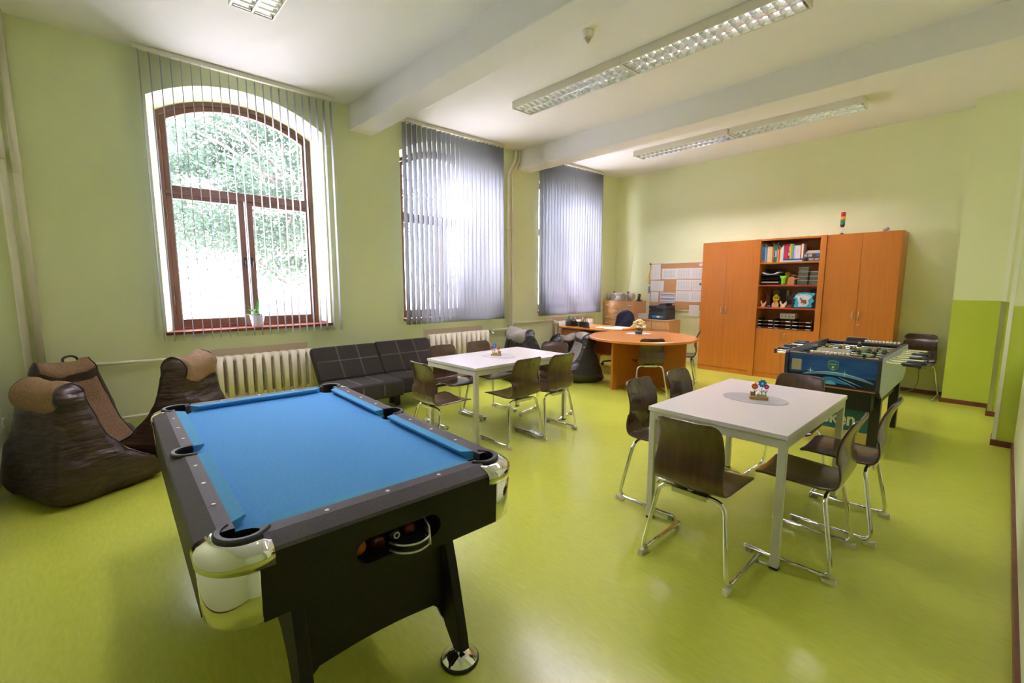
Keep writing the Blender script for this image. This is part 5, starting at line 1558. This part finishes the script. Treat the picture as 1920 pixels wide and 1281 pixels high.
for k in range(19):
    f = k / 18
    x, z = bl(1025 + 255 * f, 385 - 32 * math.sin(PI * f))
    b.box(x - 0.0022, x + 0.0022, -0.001, 0.0006, z - 0.004 - (0.002 if k % 3 else 0), z + 0.004)
for cx, cy in ((1005, 425), (1015, 490), (1020, 553), (1310, 342), (1300, 470), (1275, 555)):
    for q in range(4):
        x, z = bl(cx - 24 + q * 16, cy)
        b.box(x - 0.004, x + 0.004, -0.001 if False else 0.0025, 0.0042, z - 0.0012, z + 0.0012)
b.build('lettering', C_(0.05, 0.10, 0.22), t)
tag(B().box(-0.07, 0.07, 0, 0.05, 0, 0.30).build('dark_folder', C_(0.06, 0.025, 0.03), loc=(-2.03, 8.30, z3)), 'dark folder standing behind the blue reindeer board', 'folder')

# fourth shelf
z4 = SH[3] + 0.0012
for k, (x0, x1) in enumerate([(-2.755, -2.515), (-2.510, -2.262), (-2.250, -1.985)]):
    lab = ('left', 'middle', 'right')[k] + ' brown three-tier document tray on the lowest open shelf'
    t = thing('document_tray', lab, 'letter tray', ((x0 + x1) / 2, 8.06, z4), 0, 'document trays on the lowest open shelf')
    w = (x1 - x0) / 2 - 0.004
    b = B()
    for q in range(3):
        z = 0.006 + q * 0.055
        b.box(-w, w, 0, 0.32, z, z + 0.003).box(-w, w, 0, 0.003, z, z + 0.018)
        for s in (-1, 1):
            b.box(s * w - 0.0025, s * w + 0.0025, 0, 0.32, z, z + 0.05)
    b.build('trays', clear if False else C_(0.085, 0.045, 0.035, 0.25), t)
    for q in range(3):
        z = 0.009 + q * 0.055
        B().box(w - 0.075, w - 0.012, -0.0015, 0, z, z + 0.013).build('tray_label', C_(0.66, 0.64, 0.72), t)
        B().box(-w, -w + 0.06 if k else -w + 0.05, -0.0015, 0, z, z + 0.011).build('tray_label', C_(0.50, 0.47, 0.50), t)
t = thing('grey_dispenser', 'pale grey box with four slots standing on the document trays', 'box', (-2.335, 8.10, z4 + 0.168))
B().box(-0.11, 0.105, 0, 0.12, 0, 0.085).build('dispenser_body', C_(0.42, 0.41, 0.38), t, bevel=0.004)
b = B()
for k in range(4):
    b.box(-0.082 + k * 0.05, -0.072 + k * 0.05, -0.0015, 0, 0.025, 0.045)
b.build('slot', M['dark'], t)

# on top of the right cupboard
t = thing('signal_tower', 'red, amber and green signal light tower on top of the right cupboard', 'signal light', (-1.745, 8.25, 2.24))
B().lathe([(0.055, 0), (0.055, 0.012), (0.02, 0.022), (0.018, 0.03)], seg=20).build('base', M['black'], t)
B().lathe([(0.010, 0.025), (0.010, 0.12)], seg=12).build('stem', M['white'], t)
B().lathe([(0.014, 0.115), (0.028, 0.135), (0.028, 0.175)], seg=20).build('socket', M['black'], t)
for k, (c, nm) in enumerate([((0.01, 0.25, 0.10), 'green'), ((0.80, 0.32, 0.02), 'amber'), ((0.75, 0.02, 0.02), 'red')]):
    o = B().lathe([(0.027, 0.176 + k * 0.047), (0.029, 0.180 + k * 0.047), (0.029, 0.217 + k * 0.047), (0.027, 0.222 + k * 0.047)], seg=20).build('lens', C_(*c, 0.2), t)
    o['label'] = nm + ' lens'
B().lathe([(0.029, 0.317), (0.028, 0.327), (0.01, 0.33)], seg=20).build('cap', M['black'], t)
o = B().tube([(0, 0, 0), (0.055, -0.01, 0.028)], 0.022, 16)
o = tag(o.build('cable_spool', C_(0.42, 0.38, 0.40), loc=(-1.25, 8.2, 2.262)), 'small grey roll lying on top of the right cupboard', 'roll')

# ------------------------------------------------------------------ football table
def football_table():
    x0, x1, y0, y1 = -1.40, -0.665, 4.90, 6.30
    cx, cy = (x0 + x1) / 2, (y0 + y1) / 2
    hw, hl = (x1 - x0) / 2, (y1 - y0) / 2
    t = thing('football_table', 'table football game with a blue stadium front panel and black legs', 'table football', (cx, cy, 0))
    ZT, ZB = 0.885, 0.565
    BK = C_(0.022, 0.022, 0.026, 0.35)
    teal = mat('worn_pale_teal_print', (0.34, 0.40, 0.52), 0.35, col2=(0.42, 0.48, 0.62), scale=(5, 9, 9))
    for s in (-1, 1):
        xa = s * hw
        prof = [(-hl - 0.025, 0.60), (-hl - 0.025, ZT - 0.01), (-hl - 0.01, ZT + 0.012), (hl + 0.01, ZT + 0.012), (hl + 0.025, ZT - 0.01), (hl + 0.025, 0.60), (hl - 0.10, 0.53), (-hl + 0.09, 0.53)]
        sp = B().prism(prof, 'x', min(xa, xa - s * 0.03), max(xa, xa - s * 0.03)).build('side_panel', BK, t, bevel=0.004)
        B().prism([(y * 0.995, 0.53 + (z - 0.53) * 0.985 + 0.003) for y, z in prof], 'x', min(xa, xa + s * 0.0025), max(xa, xa + s * 0.0025)).build('side_print', teal, sp)
    for s in (-1, 1):
        B().box(-hw + 0.03, hw - 0.03, min(s * hl, s * hl - s * 0.025), max(s * hl, s * hl - s * 0.025), 0.595, ZT - 0.02).build('end_panel', C_(0.012, 0.022, 0.085, 0.3), t)
        B().box(-hw + 0.03, hw - 0.03, min(s * hl, s * hl - s * 0.06), max(s * hl, s * hl - s * 0.06), ZT - 0.021, ZT - 0.005).build('top_rail', C_(0.085, 0.075, 0.10, 0.4), t)
    # printed stadium on the near end panel
    yf = -hl - 0.0012
    X = lambda px: -hw + 0.03 + (px - 385) / (1290 - 385) * (2 * hw - 0.06)
    pr = B().box(-hw + 0.032, hw - 0.032, yf - 0.0006, -hl, 0.70, 0.862)
    ep = pr.build('night_sky_print', mat('blue_night_print', (0.012, 0.05, 0.22), 0.25, col2=(0.03, 0.12, 0.38), scale=(3, 3, 10)), t)
    B().box(-hw + 0.032, hw - 0.032, yf - 0.0006, -hl, 0.605, 0.70).build('dark_print', C_(0.010, 0.015, 0.035, 0.25), t)
    Xf = lambda f: -hw + 0.03 + f * (2 * hw - 0.06)
    def strip(name, pts, w, col, dy):
        b = B()
        R_ = []
        for (f, z), ww in zip(pts, w):
            R_.append([(Xf(f), yf - dy, z - ww), (Xf(f), yf - dy, z + ww)])
        b.loft(R_, False, smooth=False)
        return b.build(name, col, ep)
    n = 16
    strip('stadium_roof', [(0.22 + 0.76 * i / n, 0.672 + 0.055 * math.sin(PI * (0.10 + 0.85 * i / n)) - 0.02 * (i / n)) for i in range(n + 1)], [0.002 + 0.012 * math.sin(PI * i / n) for i in range(n + 1)], C_(0.10, 0.30, 0.55, 0.3), 0.0008)
    strip('roof_glow', [(0.22 + 0.76 * i / n, 0.682 + 0.056 * math.sin(PI * (0.10 + 0.85 * i / n)) - 0.02 * (i / n)) for i in range(n + 1)], [0.0005 + 0.0035 * math.sin(PI * i / n) for i in range(n + 1)], C_(0.45, 0.70, 0.85, 0.3), 0.0012)
    strip('crowd_glow', [(0.33 + 0.36 * i / n, 0.632 + 0.028 * math.sin(PI * i / n)) for i in range(n + 1)], [0.004 + 0.022 * math.sin(PI * i / n) for i in range(n + 1)], C_(0.02, 0.16, 0.42, 0.3), 0.0009)
    strip('pitch_glow', [(0.44 + 0.14 * i / n, 0.622 + 0.012 * math.sin(PI * i / n)) for i in range(n + 1)], [0.002 + 0.016 * math.sin(PI * i / n) for i in range(n + 1)], C_(0.12, 0.42, 0.62, 0.3), 0.0012)
    for fa, za, fb, zb in ((0.60, 0.69, 0.86, 0.625), (0.60, 0.67, 0.80, 0.61), (0.18, 0.685, 0.30, 0.715)):
        strip('light_beam', [(fa, za), ((fa + fb) / 2, (za + zb) / 2), (fb, zb)], [0.002, 0.006, 0.001], C_(0.14, 0.36, 0.62, 0.3), 0.0014)
    b = B()
    for (f, z) in ((0.66, 0.725), (0.27, 0.725)):
        b.prism([(Xf(f), z + 0.03), (Xf(f) + 0.004, z + 0.004), (Xf(f) + 0.03, z), (Xf(f) + 0.004, z - 0.004), (Xf(f), z - 0.03), (Xf(f) - 0.004, z - 0.004), (Xf(f) - 0.03, z), (Xf(f) - 0.004, z + 0.004)], 'y', yf - 0.0018, yf)
    b.build('flood_light', C_(0.50, 0.72, 0.85, 0.3), ep)
    # shield emblem
    shx, shz = -1.0125 - cx, 0.787
    sh = [(shx + x, shz + z) for x, z in ((-0.041, 0.040), (-0.02, 0.047), (0.0, 0.049), (0.02, 0.047), (0.041, 0.040), (0.041, 0.0), (0.034, -0.022), (0.018, -0.038), (0, -0.046), (-0.018, -0.038), (-0.034, -0.022), (-0.041, 0.0))]
    e = B().prism(sh, 'y', yf - 0.004, yf).build('shield_emblem', C_(0.25, 0.42, 0.38, 0.3), t)
    B().prism([(shx + (x - shx) * 0.92, shz + (z - shz) * 0.92) for x, z in sh], 'y', yf - 0.0052, yf - 0.003).build('shield_field', C_(0.015, 0.15, 0.12, 0.3), e)
    b = B()
    for k in range(7):
        b.box(shx - 0.026 + k * 0.0078, shx - 0.0205 + k * 0.0078, yf - 0.0058, yf - 0.005, shz + 0.012, shz + 0.0185)
    ring_ = arc(shx, shz - 0.012, 0.010, 0, 2 * PI, 16)[:-1]
    b.prism(ring_, 'y', yf - 0.0058, yf - 0.005)
    b.prism([(shx - 0.02, shz - 0.026), (shx, shz - 0.031), (shx + 0.02, shz - 0.026), (shx, shz - 0.036)], 'y', yf - 0.0058, yf - 0.005)
    b.build('emblem_mark', C_(0.60, 0.68, 0.64, 0.3), e)
    # metal coin plate
    pl = B().prism([(X(420), 0.716), (X(530), 0.716), (X(530), 0.82), (X(420), 0.82)], 'y', yf - 0.004, yf).build('metal_plate', mat('brushed_brass', (0.48, 0.43, 0.30), 0.35, metal=0.6), t, bevel=0.002)
    B().box(X(455), X(495), yf - 0.0048, yf - 0.003, 0.785, 0.79).build('coin_slot', C_(0.25, 0.22, 0.15), pl)
    # orange edge under the front, black box, legs
    B().box(-hw + 0.03, hw - 0.03, -hl - 0.004, -hl + 0.03, 0.585, 0.595).build('orange_edge', C_(0.50, 0.17, 0.03), t)
    B().box(-hw + 0.05, hw - 0.06, -hl + 0.05, hl - 0.05, 0.40, 0.592).build('ball_box', C_(0.010, 0.010, 0.011, 0.4), t)
    legs = [(-hw + 0.06, -hl + 0.30), (hw - 0.06, -hl + 0.30), (-hw + 0.06, hl - 0.08), (hw - 0.06, hl - 0.08)]
    for x, y in legs:
        B().box(x - 0.04, x + 0.04, y - 0.04, y + 0.04, 0.0, 0.58).build('leg', C_(0.014, 0.014, 0.016, 0.35), t, bevel=0.004)
    yp = -hl + 0.262
    pan = B().box(-hw + 0.10, hw - 0.10, yp - 0.018, yp, 0.155, 0.405).build('advert_panel', C_(0.018, 0.125, 0.185, 0.4), t)
    # lettering on the panel
    cu = bpy.data.curves.new('lettering', 'FONT')
    cu.body = 'Heineken'
    cu.size = 0.178
    cu.align_x = 'CENTER'
    cu.extrude = 0.001
    cu.offset = 0.0042
    cu.materials.append(C_(0.74, 0.76, 0.70, 0.4))
    tmp = bpy.data.objects.new('lettering', cu)
    COL.objects.link(tmp)
    bpy.context.view_layer.update()
    lm = bpy.data.meshes.new_from_object(tmp.evaluated_get(bpy.context.evaluated_depsgraph_get()))
    bpy.data.objects.remove(tmp)
    o = bpy.data.objects.new('lettering', lm)
    COL.objects.link(o)
    o.parent = pan
    o.location = (-0.095, yp - 0.0195, 0.205)
    o.rotation_euler = (PI / 2, 0, 0)
    o.scale = (0.80, 1.0, 1.0)
    st = [(0.075 * (1 if i % 2 == 0 else 0.40) * math.sin(PI * i / 5), 0.075 * (1 if i % 2 == 0 else 0.40) * math.cos(PI * i / 5)) for i in range(10)]
    B().prism([(0.015 + x, 0.352 + z * 0.72) for x, z in st], 'y', yp - 0.0195, yp - 0.018).build('red_star', C_(0.45, 0.02, 0.05, 0.4), pan)
    B().tube([(0.205, yp - 0.019, 0.315), (0.206, yp - 0.019, 0.3151)], 0.004, 8).build('registered_mark', C_(0.6, 0.65, 0.6), pan)
    # playing field
    B().box(-hw + 0.03, hw - 0.03, -hl + 0.025, hl - 0.025, 0.70, 0.712).build('playing_field', C_(0.03, 0.22, 0.05, 0.4), t)
    # rods with men and grips
    man_m = None
    zr = 0.845
    teams = ['R', 'R', 'L', 'R', 'L', 'R', 'L', 'L']
    counts = [1, 2, 3, 5, 5, 3, 2, 1]
    for k in range(8):
        y = -hl + 0.145 + k * (2 * hl - 0.29) / 7
        s = 1 if teams[k] == 'R' else -1
        sh_ = 0.02 * math.sin(k * 2.1)
        rod = B().tube([(-s * (hw + 0.13 + 0.05 * (k % 3)), y, zr), (s * (hw + 0.16 + sh_), y, zr)], 0.0085, 10).build('rod', M['chrome'], t)
        gx = s * (hw + 0.11 + sh_)
        B().tube([(gx, y, zr), (gx + s * 0.01, y, zr), (gx + s * 0.115, y, zr), (gx + s * 0.125, y, zr)], [0.012, 0.018, 0.018, 0.013], 12).build('grip', M['rubber'], rod)
        e = -s * (hw + 0.13 + 0.05 * (k % 3))
        B().tube([(e, y, zr), (e - s * 0.02, y, zr)], 0.012, 10).build('rod_end', M['rubber'], rod)
        B().tube([(s * hw, y, zr), (s * (hw + 0.018), y, zr)], 0.016, 12).build('bushing', M['white'], rod)
        B().tube([(-s * hw, y, zr), (-s * (hw + 0.018), y, zr)], 0.016, 12).build('bushing', M['white'], rod)
        c = counts[k]
        for q in range(c):
            x = (q - (c - 1) / 2) * (0.60 / max(c, 1.6)) + 0.03 * math.cos(k * 3)
            if man_m is None:
                bb = B()
                bb.prism([(-0.016, -0.10), (0.016, -0.10), (0.013, -0.085), (0.015, -0.04), (0.020, 0.0), (0.021, 0.022), (0.010, 0.030), (-0.010, 0.030), (-0.021, 0.022), (-0.020, 0.0), (-0.015, -0.04), (-0.013, -0.085)], 'y', -0.010, 0.010)
                bb.tube([(-0.018, 0, 0), (0.018, 0, 0)], 0.016, 10)
                man = bb.build('player_body', C_(0.015, 0.045, 0.022, 0.35), rod, bevel=0.003)
                hb = B().ball((0, 0, 0.042), 0.014, 1, 1, 1.1, 10)
                man_h = hb.build('player_head', C_(0.42, 0.22, 0.05, 0.5), rod)
                man_m = (man, man_h)
            else:
                pair = []
                for src in man_m:
                    cp = src.copy()
                    COL.objects.link(cp)
                    cp.parent = rod
                    pair.append(cp)
            for p_ in (man_m if (k == 0 and q == 0) else pair):
                p_.location = (x, y, zr)
                p_.rotation_euler = (math.radians((15, -40, 70, 8, -20, 55, -70, 20)[k]), 0, 0)
    # score beads
    for s, xs, n in ((-1, -1.195 - cx, 10), (1, 0.02, 10)):
        yb_ = s * (hl - 0.035)
        B().tube([(xs - 0.03, yb_, 0.895), (xs + n * 0.031 + 0.085, yb_, 0.895)], 0.004, 8).box(xs - 0.04, xs - 0.022, yb_ - 0.012, yb_ + 0.012, 0.88, 0.912).box(xs + n * 0.031 + 0.075, xs + n * 0.031 + 0.095, yb_ - 0.012, yb_ + 0.012, 0.88, 0.912).build('score_rod', M['rubber'], t)
        fb = None
        for q in range(n):
            if fb is None:
                o = B().tube([(-0.013, 0, 0), (-0.011, 0, 0), (0.011, 0, 0), (0.013, 0, 0)], [0.012, 0.0155, 0.0155, 0.012], 12).build('score_bead', C_(0.66, 0.62, 0.50), t)
                fb = o
            else:
                o = fb.copy()
                COL.objects.link(o)
                o.parent = t
            o.location = (xs + q * 0.031, yb_, 0.895)
    # ball catch boxes at both goals
    b = B()
    gx = -1.04 - cx
    b.box(gx - 0.125, gx + 0.125, -hl + 0.062, -hl + 0.066, 0.89, 0.925).box(gx - 0.125, gx + 0.125, -hl + 0.15, -hl + 0.154, 0.89, 0.93).box(gx - 0.125, gx - 0.121, -hl + 0.066, -hl + 0.15, 0.89, 0.925).box(gx + 0.121, gx + 0.125, -hl + 0.066, -hl + 0.15, 0.89, 0.925).box(gx - 0.125, gx + 0.125, -hl + 0.062, -hl + 0.154, 0.884, 0.89)
    b.build('goal_box', C_(0.62, 0.60, 0.50, 0.25), t)
    b = B()
    gx = -1.10 - cx
    R_ = [(gx - 0.105, 0.815), (gx + 0.105, 0.815), (gx + 0.105, 0.91), (gx + 0.085, 0.932), (gx - 0.085, 0.932), (gx - 0.105, 0.91)]
    b.prism(R_, 'y', hl - 0.012, hl + 0.002)
    o = b.build('goal_box', C_(0.30, 0.28, 0.20, 0.4), t)
    B().prism([(gx + (x - gx) * 0.93, 0.865 + (z - 0.865) * 0.90) for x, z in R_], 'y', hl - 0.014, hl - 0.011).build('goal_mouth', C_(0.035, 0.033, 0.028, 0.5), o)
    return t
football_table()
t = thing('power_cable', 'grey power cable with a black plug hanging from the back wall socket to the floor', 'cable', (-0.745, YB - 0.012, 0.36))
B().lathe([(0.019, 0), (0.019, 0.02), (0.012, 0.034)], seg=14).xf(Matrix.Rotation(PI / 2, 4, 'X')).build('plug', M['black'], t)
B().tube(fillet([(0, -0.03, 0.0), (0.0, -0.06, -0.02), (0.01, -0.065, -0.18), (-0.02, -0.07, -0.30), (-0.12, -0.09, -0.354), (-0.20, -0.16, -0.354), (-0.23, -0.5, -0.354)], 0.06), 0.0055, 8).build('cord', C_(0.30, 0.28, 0.20), t)
